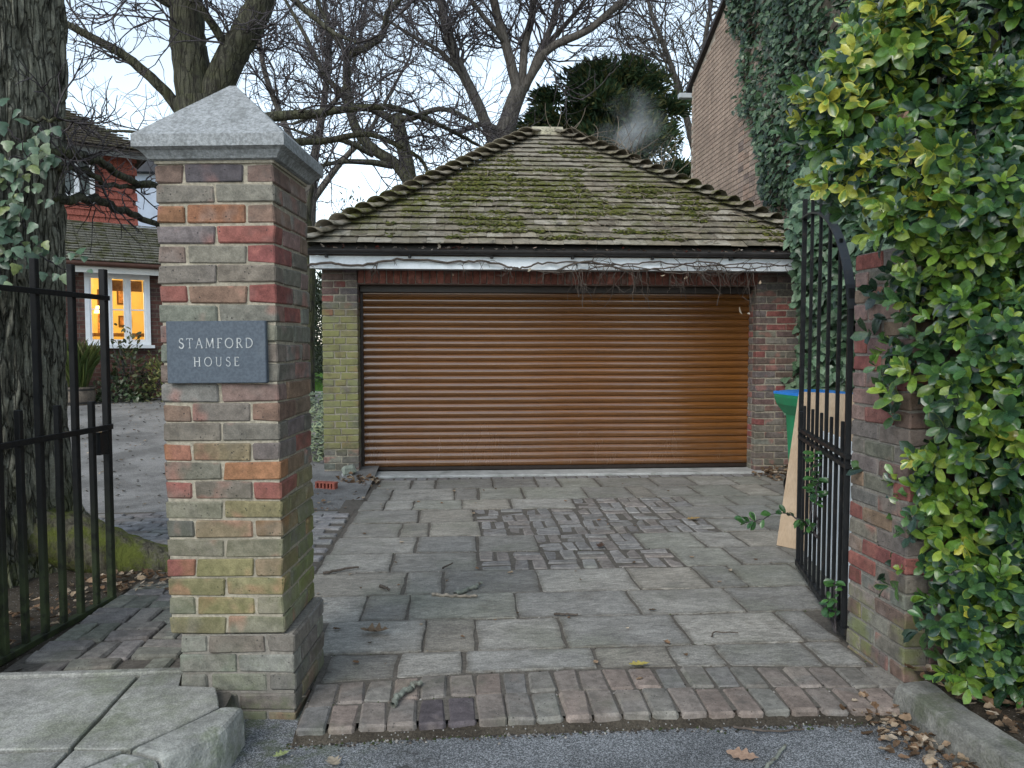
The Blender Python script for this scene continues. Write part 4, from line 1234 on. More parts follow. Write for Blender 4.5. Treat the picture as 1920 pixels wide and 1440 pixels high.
# ------------------------------------------------------------------ evergreen behind the garage
con = empty("conifer_tree", (4.6, 22, 0)); WORLD[con.name] = Matrix.Translation((-4.6, -22, 0))
tag(con, "dark evergreen cypress with bushy crown behind the garage roof", "tree")
tb = Tubes(); tb.add(smooth_path([(4.6, 22, 0), (4.6, 22, 5), (4.5, 22, 9.3)], 6), (.3, .05), 10); tb.build("trunk", M_BARK, con)
rg = np.random.default_rng(77)
pos, dr = [], []
for k in range(64):
    a_ = rg.uniform(0, 2 * math.pi); t_ = rg.random()
    cz = 4.2 + 4.7 * t_; rr_ = (2.25 * math.sqrt(max(.05, 1 - max(0, (t_ - .45) / .62) ** 2))) * (rg.random() ** .5 if k < 40 else 1.05)
    cx, cy = 4.3 + rr_ * math.cos(a_), 22 + .7 * rr_ * math.sin(a_)
    out_ = np.array([cx - 4.3, cy - 22, .6]); rad = rg.uniform(.55, .85) if k < 40 else rg.uniform(.3, .55)
    for m in range(1150 if k < 40 else 600):
        u_ = unit3(rg.normal(0, 1, 3)) * rad * rg.random() ** .45 * np.array([1.2, 1, .75])
        pos.append(np.array([cx, cy, cz]) + u_); dr.append(unit3(out_) * .5 + u_ * .8 + rg.normal(0, .35, 3) + np.array([0, 0, .1]))
pos, dr = np.array(pos), np.array(dr)
n = len(pos)
C = palette(n, [(.022, .046, .022), (.032, .06, .026), (.045, .072, .028), (.085, .09, .032)], .25, rg)
me = scatter_mesh("crown", SPRAY[0], SPRAY[1], pos, rot_from(dr, rg.normal(0, 1, (n, 3))), rg.uniform(.14, .30, n), C, SPRAY[2])
M_NEED = mat_leaf("cypress sprays", None, .7, .2, .15)
ob("crown", me, M_NEED, con)

# low evergreen shrubs seen under the trees, either side of the small gap
def bush(name, label, c, rad, n, cols, size, seed, cat="shrub", group=None, mat=None, tmpl=LEAF3, stems=6, upb=.2):
    e = empty(name, (c[0], c[1], c[2])); WORLD[e.name] = Matrix.Translation((-c[0], -c[1], -c[2])); tag(e, label, cat, group)
    rg = np.random.default_rng(seed)
    u = unit(rg.normal(0, 1, (n, 3))); rr = rg.uniform(.45, 1, n) ** .6
    u[:, 2] = np.abs(u[:, 2]) * 1.0
    lump = 1 + .22 * np.sin(u[:, 0] * 5 + seed) * np.cos(u[:, 1] * 4 + u[:, 2] * 5)
    pos = np.array(c) + u * np.array(rad) * (rr * lump)[:, None]
    dr = u + rg.normal(0, .6, (n, 3)) + np.array([0, 0, upb])
    C = palette(n, cols, .25, rg)
    ob("foliage", scatter_mesh("foliage", tmpl[0], tmpl[1], pos, rot_from(dr, rg.normal(0, 1, (n, 3)) + [0, 0, .8]), rg.uniform(.7, 1.3, n) * size, C, tmpl[2]), mat or M_SHRUB, e)
    tb = Tubes()
    for i in range(stems):
        a = rg.uniform(0, 6.28); k = rg.uniform(.3, .8)
        tb.add(smooth_path([(c[0], c[1], c[2]), (c[0] + rad[0] * .3 * k * math.cos(a), c[1] + rad[1] * .3 * k * math.sin(a), c[2] + rad[2] * .4), (c[0] + rad[0] * k * math.cos(a), c[1] + rad[1] * k * math.sin(a), c[2] + rad[2] * .85)], 4), (.012, .004), 4)
    tb.build("stem", M_TWIG, e)
    return e
M_SHRUB = mat_leaf("shrub leaves", None, .5, .4, .25)
GSH = "shrubs seen past the pillar"
bush("evergreen_shrub", "hazy grey-green shrub mass beyond the garage's low roof corner", (-2.4, 19, .4), (1.5, 1, 4.2), 9000, [(.045, .06, .035), (.06, .075, .04), (.035, .05, .03)], .12, 5, group=GSH, tmpl=SPRAY)
bush("evergreen_shrub", "dark shrub in the gap between lettered pillar and garage", (-5.0, 27.5, .4), (2.2, .8, 3.6), 12000, [(.018, .026, .014), (.03, .042, .02)], .20, 6, group=GSH, tmpl=SPRAY)
# ================================================================== house with the lit window
O = Vector((-6.0, 14.0, 0)); HA = R(32)
hx, hn = Vector((math.cos(HA), math.sin(HA), 0)), Vector((-math.sin(HA), math.cos(HA), 0))
hs_ = empty("house", O, (0, 0, HA))
tag(hs_, "brick house with lit casement window and red tile-hung upper storey", "house")
# local x along the wall, local y away from the viewer
def mat_courses(name, a, b, mort, sc=1.0):
    g = G(name, .9, .2)
    v = g.coord(); sp = g.sep(v)
    cv = g.n("CombineXYZ", X=g.math('ADD', sp[0], sp[1]), Y=sp[2], Z=0.0).outputs[0]
    d = g.n("TexBrick", Vector=cv, Color1=a, Color2=b, Mortar=mort, Scale=1.0)
    d.inputs["Mortar Size"].default_value = .007; d.inputs["Brick Width"].default_value = .225 * sc; d.inputs["Row Height"].default_value = .075 * sc
    n = g.noise(v, 9, 4, .7)
    c = g.val(d.outputs[0], g.ramp(n, .3, .7, .65, 1.3)); g.bump(d.outputs["Fac"], -.5, .01)
    return g.out(c)
M_HB = mat_courses("dark red house brick", (.115, .052, .040), (.075, .045, .040), (.11, .095, .08))
WL, WR, WB, WT = -.47, .56, 1.375, 2.63
wl = MB()
for bx in ((-3.5, WL, 0, .22, 0, 2.72), (WR, 2.6, 0, .22, 0, 2.72), (WL, WR, 0, .22, 0, WB), (WL, WR, 0, .22, WT, 2.72)): wl.box(*bx)
wl.build("wall", M_HB, hs_)
win = empty("window"); win.parent = hs_
M_WIN = mat_plain("white window paint", (.74, .77, .80), .08, 6, .5, .05)
def wbox(nm, par, *b, mat=M_WIN): return MB().box(*b).build(nm, mat, par)
wbox("frame", win, WL, WR, -.03, .06, WT - .07, WT); wbox("frame", win, WL, WR, -.03, .06, WB, WB + .07)
wbox("frame", win, WL, WL + .07, -.03, .06, WB + .071, WT - .071); wbox("frame", win, WR - .07, WR, -.03, .06, WB + .071, WT - .071)
wbox("sill", win, WL - .05, WR + .05, -.10, .05, WB - .055, WB - .002)
cw = (WR - WL - .14) / 3
for i in range(3):
    a = WL + .07 + i * cw; b = a + cw
    if i: wbox("mullion", win, a - .028, a + .028, -.025, .055, WB + .071, WT - .071)
    a2, b2 = a + (.03 if i else 0), b - (.03 if i < 2 else 0)
    wbox("sash", win, a2, a2 + .030, -.02, .03, WB + .072, WT - .072); wbox("sash", win, b2 - .030, b2, -.02, .03, WB + .072, WT - .072)
    wbox("glazing_bar", win, a2 + .031, b2 - .031, -.012, .02, 1.985, 2.008)
    wbox("sash", win, a2 + .031, b2 - .031, -.02, .03, WB + .072, WB + .10); wbox("sash", win, a2 + .031, b2 - .031, -.02, .03, WT - .10, WT - .072)
    g = bpy.data.materials.get("window glass")
    if g is None:
        q = G("window glass", .03, .5); gl = q.n("BsdfGlossy"); gl.inputs["Roughness"].default_value = .02
        tr = q.n("BsdfTransparent"); fr = q.n("Fresnel"); fr.inputs[0].default_value = 1.5; mx = q.n("MixShader")
        q.t.links.new(fr.outputs[0], mx.inputs[0]); q.t.links.new(tr.outputs[0], mx.inputs[1]); q.t.links.new(gl.outputs[0], mx.inputs[2])
        q.t.links.new(mx.outputs[0], q.t.nodes["Material Output"].inputs[0]); g = q.m
    for z0, z1 in ((WB + .101, 1.984), (2.009, WT - .101)):
        MB().add([(a2 + .030, .008, z0), (b2 - .030, .008, z0), (b2 - .030, .008, z1), (a2 + .030, .008, z1)], [(0, 1, 2, 3)]).build("pane", g, win)
# the lit room behind: walls, a lamp, pictures, blinds
M_ROOM = mat_plain("warm room plaster", (.80, .62, .30), .06, 3, .9, 0)
rm = MB(); rm.box(-1.6, 1.7, .23, 2.4, .9, 2.85)
rm.f = [list(reversed(q)) for q in rm.f if q != [0, 1, 5, 4]]
rm.build("room", M_ROOM, hs_)
M_PICT = mat_plain("picture", (.45, .22, .10), .5, 14, .6, 0, second=(.10, .12, .10))
for x, z, w, h, lb in ((.05, 2.15, .26, .34, "framed picture in the middle light of the glowing window"), (.40, 2.2, .22, .40, "tall framed picture in the glowing window's light nearest the pillar"), (.42, 1.75, .24, .22, "small low picture in the glowing window's light nearest the pillar")):
    p_ = tag(empty("picture", O, (0, 0, HA)), lb, "picture", "pictures inside the lit room")
    MB().box(x, x + w, 2.36, 2.385, z, z + h).build("frame", mat_plain("picture frame", (.14, .07, .03), .2, 8), p_)
    MB().box(x + .03, x + w - .03, 2.35, 2.359, z + .03, z + h - .03).build("canvas", M_PICT, p_)
M_CURT = mat_plain("cream curtain", (.72, .60, .42), .25, 30, .9, .3)
for cx0 in (-.62, .60):
    v, f = [], []
    for i in range(15):
        x = cx0 + .16 * i / 14; y = .16 + .02 * math.sin(i * 1.9)
        v += [(x, y, 1.3), (x, y, 2.7)]
        if i: f.append((2 * i - 2, 2 * i, 2 * i + 1, 2 * i - 1))
    ob("curtain", mesh_from("curtain", v, f, True), M_CURT, hs_)
M_BLIND = mat_plain("brown blind", (.22, .11, .05), .3, 20, .8)
for i in range(1, 3):
    a = WL + .07 + i * cw + .035
    MB().box(a, a + cw - .07, .10, .12, 2.33, 2.52).build("blind", M_BLIND, hs_)
lampo = tag(empty("table_lamp", O + hx * -.05 + hn * 1.5, (0, 0, HA)), "small glowing table lamp inside the lit casement window", "lamp")
q = G("lamp shade"); em = q.b; em.inputs["Emission Color"].default_value = (1, .66, .2, 1); em.inputs["Emission Strength"].default_value = 2.5; em.inputs["Base Color"].default_value = (.9, .6, .25, 1)
tb = Tubes(); tb.add([(0, 0, 1.98), (0, 0, 2.12)], (.09, .05), 12); tb.build("lamp_shade", q.m, lampo)
tb = Tubes(); tb.add([(0, 0, 1.6), (0, 0, 1.98)], (.03, .02), 8); tb.build("lamp_base", M_PICT, lampo)
MB().box(-1.2, 1.3, 1.2, 1.9, 1.54, 1.60).build("side_table", mat_plain("table wood", (.2, .1, .04)), hs_)
ld = bpy.data.lights.new("room_lamp", 'POINT'); ld.energy = 42; ld.color = (1.0, .70, .27); ld.shadow_soft_size = .12
lo = bpy.data.objects.new("room_lamp", ld); COL.objects.link(lo); lo.parent = hs_; lo.location = (.05, 1.0, 2.5)
# fascia, gutter and lean-to roof in tile courses
MB().box(-3.5, 2.6, -.32, -.30, 2.60, 2.72).build("fascia", mat_plain("cream fascia", (.60, .60, .57), .1, 5), hs_)
MB().box(-3.5, 2.6, -.30, .0, 2.70, 2.72).build("soffit", M_WIN, hs_)
tb = Tubes(); tb.add([(-3.5, -.37, 2.745), (2.65, -.37, 2.745)], (.045, .045), 10); tb.build("gutter", mat_plain("brown gutter", (.07, .035, .025), .2, 8, .4, 0), hs_)
def mat_htile(name, base, moss):
    g = G(name, .9, .2); w = g.world(); n = g.noise(w, 6, 5, .7); f_ = g.noise(w, 60, 3)
    c = g.val(base, g.ramp(f_, .25, .75, .55, 1.4))
    if moss: c = g.mix(g.ramp(n, .45, .62, 0, moss), c, (.075, .08, .018))
    g.bump(f_, .6, .01); return g.out(c)
def tile_rows(name, par, x0, x1, y0, z0, y1, z1, ga, mat, hip=0.0, colr=None):
    L = math.hypot(y1 - y0, z1 - z0); n = max(1, int(L / ga)); mb = MB()
    for r in range(n):
        t = r / n; t2 = min(1, (r + 1.5) / n)
        xe = x1 - hip * t; x = x0
        while x < xe:
            b = min(x + .165, xe); dz = rnd.uniform(-.006, .006)
            ya, za, yb, zb = y0 + (y1 - y0) * t, z0 + (z1 - z0) * t, y0 + (y1 - y0) * t2, z0 + (z1 - z0) * t2
            mb.add([(x, ya, za + .055 + dz), (b - .006, ya, za + .055 + dz), (b - .006, yb, zb + .005), (x, yb, zb + .005), (x, ya + .01, za + .035), (b - .006, ya + .01, za + .035)], [(0, 1, 2, 3), (4, 5, 1, 0)])
            x = b if b < xe else xe + 1
    o = mb.build(name, mat, par); o["kind"] = "stuff"; return o
lr = empty("roof"); lr.parent = hs_
tile_rows("tile_courses", lr, -3.5, 2.2, -.40, 2.765, 1.0, 3.62, .1, mat_htile("grey mossy house tile", (.21, .205, .175), .8), 1.0)
MB().add([(-3.5, -.40, 2.75), (2.2, -.40, 2.75), (1.2, 1.0, 3.6), (-3.5, 1.0, 3.6)], [(0, 1, 2, 3)]).build("roof_deck", mat_plain("roof deck", (.04, .035, .03)), lr)
M_RT = mat_htile("red hanging tile", (.27, .088, .066), 0)
up_ = MB(); up_.box(-3.5, .56, 1.04, 4.5, 3.0, 4.95); up_.build("upper_wall", mat_plain("render behind tiles", (.12, .045, .035)), hs_)
# tile hanging, each tile by itself; two courses are scalloped
def hang_tile(w, h, scal):
    if scal: P = [(-w / 2, h), (w / 2, h), (w / 2, h * .35)] + [(w / 2 * math.cos(a), h * .35 - h * .35 * math.sin(a)) for a in np.linspace(.3, math.pi - .3, 6)] + [(-w / 2, h * .35)]
    else: P = [(-w / 2, h), (w / 2, h), (w / 2, 0), (-w / 2, 0)]
    n = len(P); v = [(x, -.035 * (1 - z / h) - .006, z) for x, z in P] + [(x, 0, z) for x, z in P]
    f = [list(range(n))] + [(i, (i + 1) % n, n + (i + 1) % n, n + i) for i in range(n)]
    me = mesh_from("hanging_tile", v, f); me.materials.append(M_RT); return me
ht, hts = hang_tile(.158, .15, False), hang_tile(.158, .15, True)
r = 0; z = 3.50
while z < 4.80:
    x = -.95 + (r % 2) * .08
    while x < .50:
        if not (x < -.08 and 3.98 < z + .1 < 4.9):
            ob("hanging_tile", hts if r in (6, 7) else ht, M_RT, hs_, (x + .08, 1.035 + rnd.uniform(-.004, .002), z), (0, rnd.uniform(-.02, .02), 0))
        x += .162
    z += .118; r += 1
w2 = empty("window"); w2.parent = hs_
for b in ((-.75, -.13, .99, 1.07, 4.80, 4.88), (-.75, -.13, .99, 1.07, 4.03, 4.11), (-.21, -.13, .991, 1.071, 4.111, 4.799), (-.75, -.67, .991, 1.071, 4.111, 4.799), (-.46, -.38, .992, 1.072, 4.111, 4.799)): wbox("frame", win if False else w2, *b)
wbox("sill", w2, -.80, -.08, .95, 1.05, 3.97, 4.025)
MB().add([(-.67, 1.015, 4.11), (-.21, 1.015, 4.11), (-.21, 1.015, 4.80), (-.67, 1.015, 4.80)], [(0, 1, 2, 3)]).build("pane", mat_plain("dim upstairs glass", (.10, .12, .115), .4, 3, .15, 0, spec=.8), w2)
MB().box(-3.5, .72, .66, .70, 4.80, 4.93).build("fascia", mat_plain("dark fascia", (.14, .145, .14), .1, 5), hs_)
MB().box(-3.5, .70, .70, 1.04, 4.90, 4.93).build("soffit", M_WIN, hs_)
ur = empty("roof"); ur.parent = hs_
tile_rows("tile_courses", ur, -3.5, .80, .58, 4.93, 2.7, 6.35, .11, mat_htile("brown mossy roof tile", (.10, .085, .065), .35), 1.9)
MB().add([(-3.5, .58, 4.91), (.80, .58, 4.91), (-1.1, 2.7, 6.33), (-3.5, 2.7, 6.33), (.80, 4.6, 4.91), (-3.5, 4.6, 4.91)], [(0, 1, 2, 3), (1, 4, 2), (4, 5, 3, 2)]).build("roof_deck", mat_plain("upper roof deck", (.05, .04, .032)), ur)
# pale building far behind the house corner
fb = empty("far_house", (-8.2, 26, 0)); tag(fb, "pale blue-grey building with dark flat roof far behind the house corner", "house")
MB().box(-4, 2.2, 0, 5, 0, 6.9).build("wall", mat_plain("pale blue render", (.33, .38, .46), .1, 3), fb)
MB().box(-4.2, 2.5, -.3, 5.2, 6.91, 7.3).build("roof", mat_plain("slate roof", (.05, .052, .06), .2, 5), fb)
wb_ = empty("window"); wb_.parent = fb
MB().box(-.4, .9, -.04, .0, 3.6, 5.2).build("frame", M_WIN, wb_); MB().box(-.3, .8, -.06, -.041, 3.7, 5.1).build("pane", mat_plain("far glass", (.2, .23, .27), .2, 3, .2, 0), wb_)

# ================================================================== tall brick building and its ivy
bd = empty("brick_building", (4.2, 9.5, 0)); WORLD[bd.name] = Matrix.Translation((-4.2, -9.5, 0))
tag(bd, "tall tan brick gable end rising beside the garage, partly under ivy", "building")
gz = lambda y: 6.02 + (13.8 - max(y, 8.6)) * .41 - max(0, 8.6 - y) * .41
M_TANM = mat_mortar("tan mortar", (.44, .38, .31))
prof = [(13.8, -.1), (4.2, -.1), (4.2, gz(4.2)), (8.6, gz(8.6)), (13.8, gz(13.8))]
v = [(4.206, y, z) for y, z in prof] + [(9.0, y, z) for y, z in prof]
f = [list(range(5)), list(range(5, 10))[::-1]] + [(i, (i + 1) % 5, 5 + (i + 1) % 5, 5 + i) for i in range(5)]
ob("wall", mesh_from("wall", v, f), M_TANM, bd)
BCB = [(.35, .26, .20), (.32, .245, .195), (.38, .285, .225), (.29, .22, .18), (.34, .235, .18), (.19, .145, .125)]
def ivy_edge(z): return float(np.interp(z, [2.5, 3.1, 3.7, 4.4, 5.0, 6.6, 8], [9.5, 9.8, 10.25, 10.75, 11.15, 11.6, 11.9]))
cand = []
r = 0; z = 2.6
while z < 8.0:
    y = 13.79 - (.0 if r % 2 else .1125)
    first = True
    while y > 9.2:
        w = .1025 if (first and r % 2) else .215
        if y - w > ivy_edge(z) - .7 and z + .07 < gz(y) - .02 and z + .07 < gz(y - w) - .02:
            if y < 13.79 or r % 2: cand.append((abs(y) , y - w / 2, z, w))
        y -= w + .010; first = False
    z += .075; r += 1
cand.sort(key=lambda c: (c[2] > 6.6, c[0]))
rest = MB()
for i, (_, y, z, w) in enumerate(cand):
    if i < 300:
        ob("brick", brick_mesh(.05, round(w, 3), .065, M_BLD, .003, .001), M_BLD, bd, (4.223 - .002 + rnd.uniform(-.001, .001), y, z + .0325), color=shade(BCB[5 if rnd.random() < .12 else rnd.randrange(5)], .88, 1.1))
    else: rest.rbox(.05, w, .065, .003, (4.222, y, z + .0325))
o = rest.build("upper_brickwork", M_BLD, bd); o["kind"] = "stuff"; o.color = (.335, .25, .195, 1)
v = []
for y in (13.95, 8.6, 4.0):
    for x in (4.13, 9.1):
        v += [(x, y, gz(y) - .03), (x, y, gz(y) + .05)]
ob("roof_verge", mesh_from("roof_verge", v, [(0, 4, 5, 1), (1, 5, 7, 3), (0, 2, 6, 4), (4, 8, 9, 5), (5, 9, 11, 7), (4, 6, 10, 8), (0, 1, 3, 2), (8, 10, 11, 9)]), mat_plain("dark verge", (.045, .04, .04), .3, 8), bd)
MB().rbox(5.0, .11, .09, .01, (6.48, 13.88, 5.86)).build("gutter", mat_plain("grey gutter", (.38, .42, .44), .1, 6, .5), bd)

M_IVYW = mat_leaf("glossy wall ivy", None, .33, .4, .12)
iv = empty("wall_ivy", (4.0, 7.5, 0)); WORLD[iv.name] = Matrix.Translation((-4.0, -7.5, 0))
tag(iv, "dense dark ivy covering the tall building's wall behind the open gate", "ivy")
rg = np.random.default_rng(8)
def ivy_x(Y, Z):
    s = .16 + .10 * np.sin(Y * 2.3 + Z * 1.1) + .10 * np.sin(Z * 3.1 - Y * 1.7) + .07 * np.sin(Y * 6 + 1) * np.cos(Z * 5)
    near = np.clip((8.9 - Y) / 1.6, 0, 1) * np.clip((5.0 - Z) / 2.6, 0, 1)
    return 4.18 - np.clip(s, .03, 1) - .36 * near
N_ = 27000
Y = rg.uniform(4.6, 11.8, N_); Z = rg.uniform(.25, 7.6, N_)
ed = np.interp(Z, [2.5, 3.1, 3.7, 4.4, 5.0, 6.6, 8], [9.5, 9.8, 10.25, 10.75, 11.15, 11.6, 11.9]) + .16 * np.sin(Z * 4.1) + .10 * np.sin(Z * 9.3 + 1)
vis = (Y < ed + rg.normal(0, .08, N_)) & ~((Z < 2.2) & (Y > 8.25)) & ~((Y > 7.7) & (Z < 2.55 - .0 * Y) & (Y < 8.2) & (rg.random(N_) < .35)) & ((Y > 6.7) | (Z > .9 - .0 * Y))
Y, Z = Y[vis], Z[vis]; n = len(Y)
dep = rg.exponential(.07, n)
X = ivy_x(Y, Z) + np.minimum(dep, .3)
taper = np.clip((ed[vis] - Y) / .5, 0, 1); X = X + (4.14 - X) * (1 - taper) * .8
pos = np.stack([X, Y, Z], 1)
dr = np.stack([rg.normal(-.35, .35, n), rg.normal(-.2, .55, n), rg.normal(-.75, .45, n)], 1)
upv = np.stack([rg.normal(-1, .35, n), rg.normal(-.55, .4, n), rg.normal(.55, .35, n)], 1)
C = palette(n, [(.026, .055, .026), (.042, .082, .036), (.062, .108, .05), (.02, .042, .022), (.10, .15, .085)], .25, rg)
ob("foliage", scatter_mesh("foliage", IVY[0], IVY[1], pos, rot_from(dr, upv), rg.uniform(.05, .105, n) * np.where((Y < 8) & (Z < 3.2), 1.15, 1.0), C, IVY[2], False), M_IVYW, iv)
# inner growth, its shade put into the dark leaf colours
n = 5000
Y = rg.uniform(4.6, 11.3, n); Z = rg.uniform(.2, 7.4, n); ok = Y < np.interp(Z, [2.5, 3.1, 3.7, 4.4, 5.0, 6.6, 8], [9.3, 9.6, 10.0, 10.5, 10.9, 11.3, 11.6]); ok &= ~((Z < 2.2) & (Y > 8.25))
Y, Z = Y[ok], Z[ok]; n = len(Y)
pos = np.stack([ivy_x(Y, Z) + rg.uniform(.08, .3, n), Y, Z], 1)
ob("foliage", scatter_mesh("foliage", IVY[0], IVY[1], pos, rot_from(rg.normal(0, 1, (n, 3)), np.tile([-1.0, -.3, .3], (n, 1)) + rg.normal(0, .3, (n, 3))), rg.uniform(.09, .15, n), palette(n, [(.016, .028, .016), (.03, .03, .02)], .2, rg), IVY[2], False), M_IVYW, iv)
# brighter leaves facing the drive, the light on them put into their colour
n = 2300
Y = rg.uniform(5.9, 8.6, n); Z = rg.uniform(.75, 3.3, n); ok = ~((Y > 8.1) & (Z < 2.3)); Y, Z = Y[ok], Z[ok]; n = len(Y)
pos = np.stack([ivy_x(Y, Z) - .03 - rg.uniform(0, .12, n), Y, Z], 1)
m_ = 1500                         # the curtain hanging over the garage's corner and eaves
Z2 = rg.uniform(.7, 3.1, m_); xl2 = np.interp(Z2, [.7, 1.5, 2.0, 2.4, 2.8, 3.1], [3.68, 3.60, 3.46, 3.36, 3.42, 3.55]) + .05 * np.sin(Z2 * 9) + rg.normal(0, .03, m_)
pos = np.concatenate([pos, np.stack([xl2 + rg.random(m_) ** 1.5 * (4.0 - xl2), 7.50 + rg.normal(0, .09, m_), Z2], 1)]); n = len(pos)
ob("foliage", scatter_mesh("foliage", IVY[0], IVY[1], pos, rot_from(np.stack([rg.normal(-.3, .4, n), rg.normal(-.4, .4, n), rg.normal(-.7, .3, n)], 1), np.stack([rg.normal(-.8, .3, n), rg.normal(-.7, .3, n), rg.normal(.9, .3, n)], 1)), rg.uniform(.08, .15, n), palette(n, [(.10, .16, .095), (.13, .19, .115), (.055, .10, .052), (.035, .07, .036)], .25, rg), IVY[2], False), M_IVYW, iv)
tb = Tubes()
for k in range(46):
    y = rg.uniform(5.2, 9.2); z0 = rg.uniform(.0, .6); P = [(ivy_x(y, z0) + .03, y, z0)]
    for s in range(7):
        y += rg.normal(0, .12); z0 += rg.uniform(.2, .6); P.append((float(ivy_x(y, z0)) + .04, y, z0))
    tb.add(smooth_path(P, 3, .01, k), (.016, .005), 5)
tb.build("stem", M_TWIG, iv)
# ================================================================== evergreen hedge over the pillar
hedge = empty("hedge", (2.3, 2.9, .05)); WORLD[hedge.name] = Matrix.Translation((-2.3, -2.9, -.05))
tag(hedge, "tall euonymus hedge with yellow-edged leaves spilling over the brick pillar", "hedge")
M_HEDGE = mat_leaf("euonymus leaf", (.36, .37, .05), .27, .6, .15)
HZ = [-.15, .04, .15, .30, .48, .60, .79, .97, 1.09, 1.23, 1.41, 1.57, 1.72, 1.88, 2.01, 2.14, 2.29, 2.43, 2.53, 2.68, 3.3]
HX = [2.18, 2.03, 1.89, 1.83, 1.82, 1.88, 1.84, 1.80, 1.77, 1.75, 1.76, 1.73, 1.64, 1.52, 1.45, 1.41, 1.38, 1.42, 1.52, 1.60, 1.74]
rg = np.random.default_rng(17)
def hedge_left(z): return np.interp(z, HZ, HX)
def hedge_front(x, z):
    base = 2.80 - .30 * np.clip((x - 1.45) / .7, 0, 1) + .09 * np.sin(x * 6 + z * 4) + .08 * np.sin(z * 7 - x * 5) + .05 * np.sin(z * 15 + x * 11)
    low = np.clip((.9 - z) / .9, 0, 1)
    return base + .10 * low
shoots = []
for layer, (cnt, off) in enumerate(((1300, 0.0), (950, .09), (700, .20), (500, .38))):
    z = rg.uniform(.0, 3.25, cnt); u = rg.random(cnt)
    xl = hedge_left(z) + .02 * layer + rg.normal(0, .025, cnt)
    x = xl + u * (2.75 - xl)
    edge = np.clip(1 - (x - xl) / .16, 0, 1)
    y = hedge_front(x, z) + off + rg.normal(0, .035, cnt) + edge * .14
    keep = ~((np.hypot(x - 1.70, z - 2.15) < .05) & (layer < 4))
    for i in np.nonzero(keep)[0]:
        shoots.append((x[i], y[i], z[i], edge[i], layer))
# side spilling back along the drive face, above the pillar
for i in range(150):
    z = rg.uniform(2.15, 3.1); y = rg.uniform(2.85, 3.35); shoots.append((hedge_left(z) + .10 + rg.normal(0, .05) + (y - 2.85) * .22, y, z, 1.0, 0))
S = np.array(shoots)
DK = [(.024, .060, .028), (.033, .082, .03), (.045, .105, .032), (.018, .046, .027), (.062, .13, .034)]
pos, dr, upv, sc, col, lay = [], [], [], [], [], []
for (x, y, z, e, L) in shoots:
    ax = unit3(np.array([-.25 - .75 * e, -1 + .5 * e, .35]) + rg.normal(0, .38, 3))
    n1 = unit3(np.cross(ax, rg.normal(0, 1, 3))); n2 = np.cross(ax, n1)
    m = 9 if L == 0 else (7 if L == 1 else 6)
    yel = (z > 2.25 and x < 1.72 and rg.random() < .42) or (1.86 < z < 2.08 and x < 1.66 and rg.random() < .5) or rg.random() < .03
    lime = L < 2 and rg.random() < .20 + .38 * (x < 2.0)
    size = rg.uniform(.047, .076) * (1 if L < 2 else 1.1)
    for k in range(m):
        ph = k * 1.57 + (.4 if k % 4 > 1 else 0) + rg.normal(0, .2)
        el = np.interp(k, [0, m - 1], [1.35, .35]) + rg.normal(0, .12)
        rd = math.cos(ph) * n1 + math.sin(ph) * n2
        d = ax * math.cos(el) + rd * math.sin(el) + np.array([0, 0, -.12])
        pos.append(np.array([x, y, z]) + ax * (.014 * k)); dr.append(d); upv.append(ax * math.sin(el) - rd * math.cos(el) * .9 + rg.normal(0, .15, 3))
        sc.append(size * (1.15 - .045 * k) * rg.uniform(.85, 1.15))
        hi = k > m * .35
        if yel and (hi or rg.random() < .4):
            if rg.random() < .5: c = np.array([(.38, .36, .05), (.31, .33, .05)][rg.integers(0, 2)]); a = .5
            else: c = np.array([(.085, .16, .03), (.13, .20, .035)][rg.integers(0, 2)]); a = 1.0
        elif lime: c = np.array([(.085, .17, .026), (.125, .21, .030), (.065, .14, .026), (.19, .26, .04)][rg.integers(0, 4)]); a = rg.choice([.0, .0, .0, .3, .6])
        else: c = np.array(DK[rg.integers(0, 5)]) * (1.0 if L < 2 else .7); a = rg.choice([0] * 9 + [.3, .6])  # inner layers darkened: the hedge's shaded gaps are painted into the leaf colour
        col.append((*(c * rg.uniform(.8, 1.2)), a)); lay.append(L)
pos, dr, upv, sc, col, lay = map(np.array, (pos, dr, upv, sc, col, lay))
rotm = rot_from(dr, upv)
# the 300 leaves that show largest stand by themselves; the rest is one mass
front = np.nonzero(lay == 0)[0]
vis = front[(pos[front, 0] < 2.15) & (pos[front, 2] > .05) & (pos[front, 2] < 2.6)]
score = -pos[vis, 1] + rg.uniform(0, .22, len(vis)) + 6 * (sc[vis] - .055)
pick = vis[np.argsort(-score)[:300]]
mask = np.ones(len(pos), bool); mask[pick] = False
lf = []
for c in [(.030, .075, .024, 0), (.05, .11, .026, .0), (.115, .20, .03, .0), (.08, .165, .025, .1), (.022, .06, .026, 0), (.36, .35, .05, .6)]:
    me = scatter_mesh("leaf", *LEAF[:2], np.zeros((1, 3)), np.eye(3)[None], np.ones(1), np.array([c]), LEAF[2]); me.materials.append(M_HEDGE); lf.append((np.array(c[:3]), me))
for i in pick:
    me = min(lf, key=lambda q: np.abs(q[0] - col[i, :3]).sum())[1]
    mx = Matrix(rotm[i].tolist()).to_4x4(); e = mx.to_euler()
    ob("leaf", me, M_HEDGE, hedge, tuple(pos[i]), tuple(e), (sc[i],) * 3)
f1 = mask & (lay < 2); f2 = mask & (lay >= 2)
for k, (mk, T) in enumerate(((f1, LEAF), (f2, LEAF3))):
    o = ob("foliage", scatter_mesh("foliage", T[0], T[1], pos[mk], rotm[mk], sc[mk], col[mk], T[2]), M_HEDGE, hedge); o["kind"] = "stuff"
tb = Tubes()
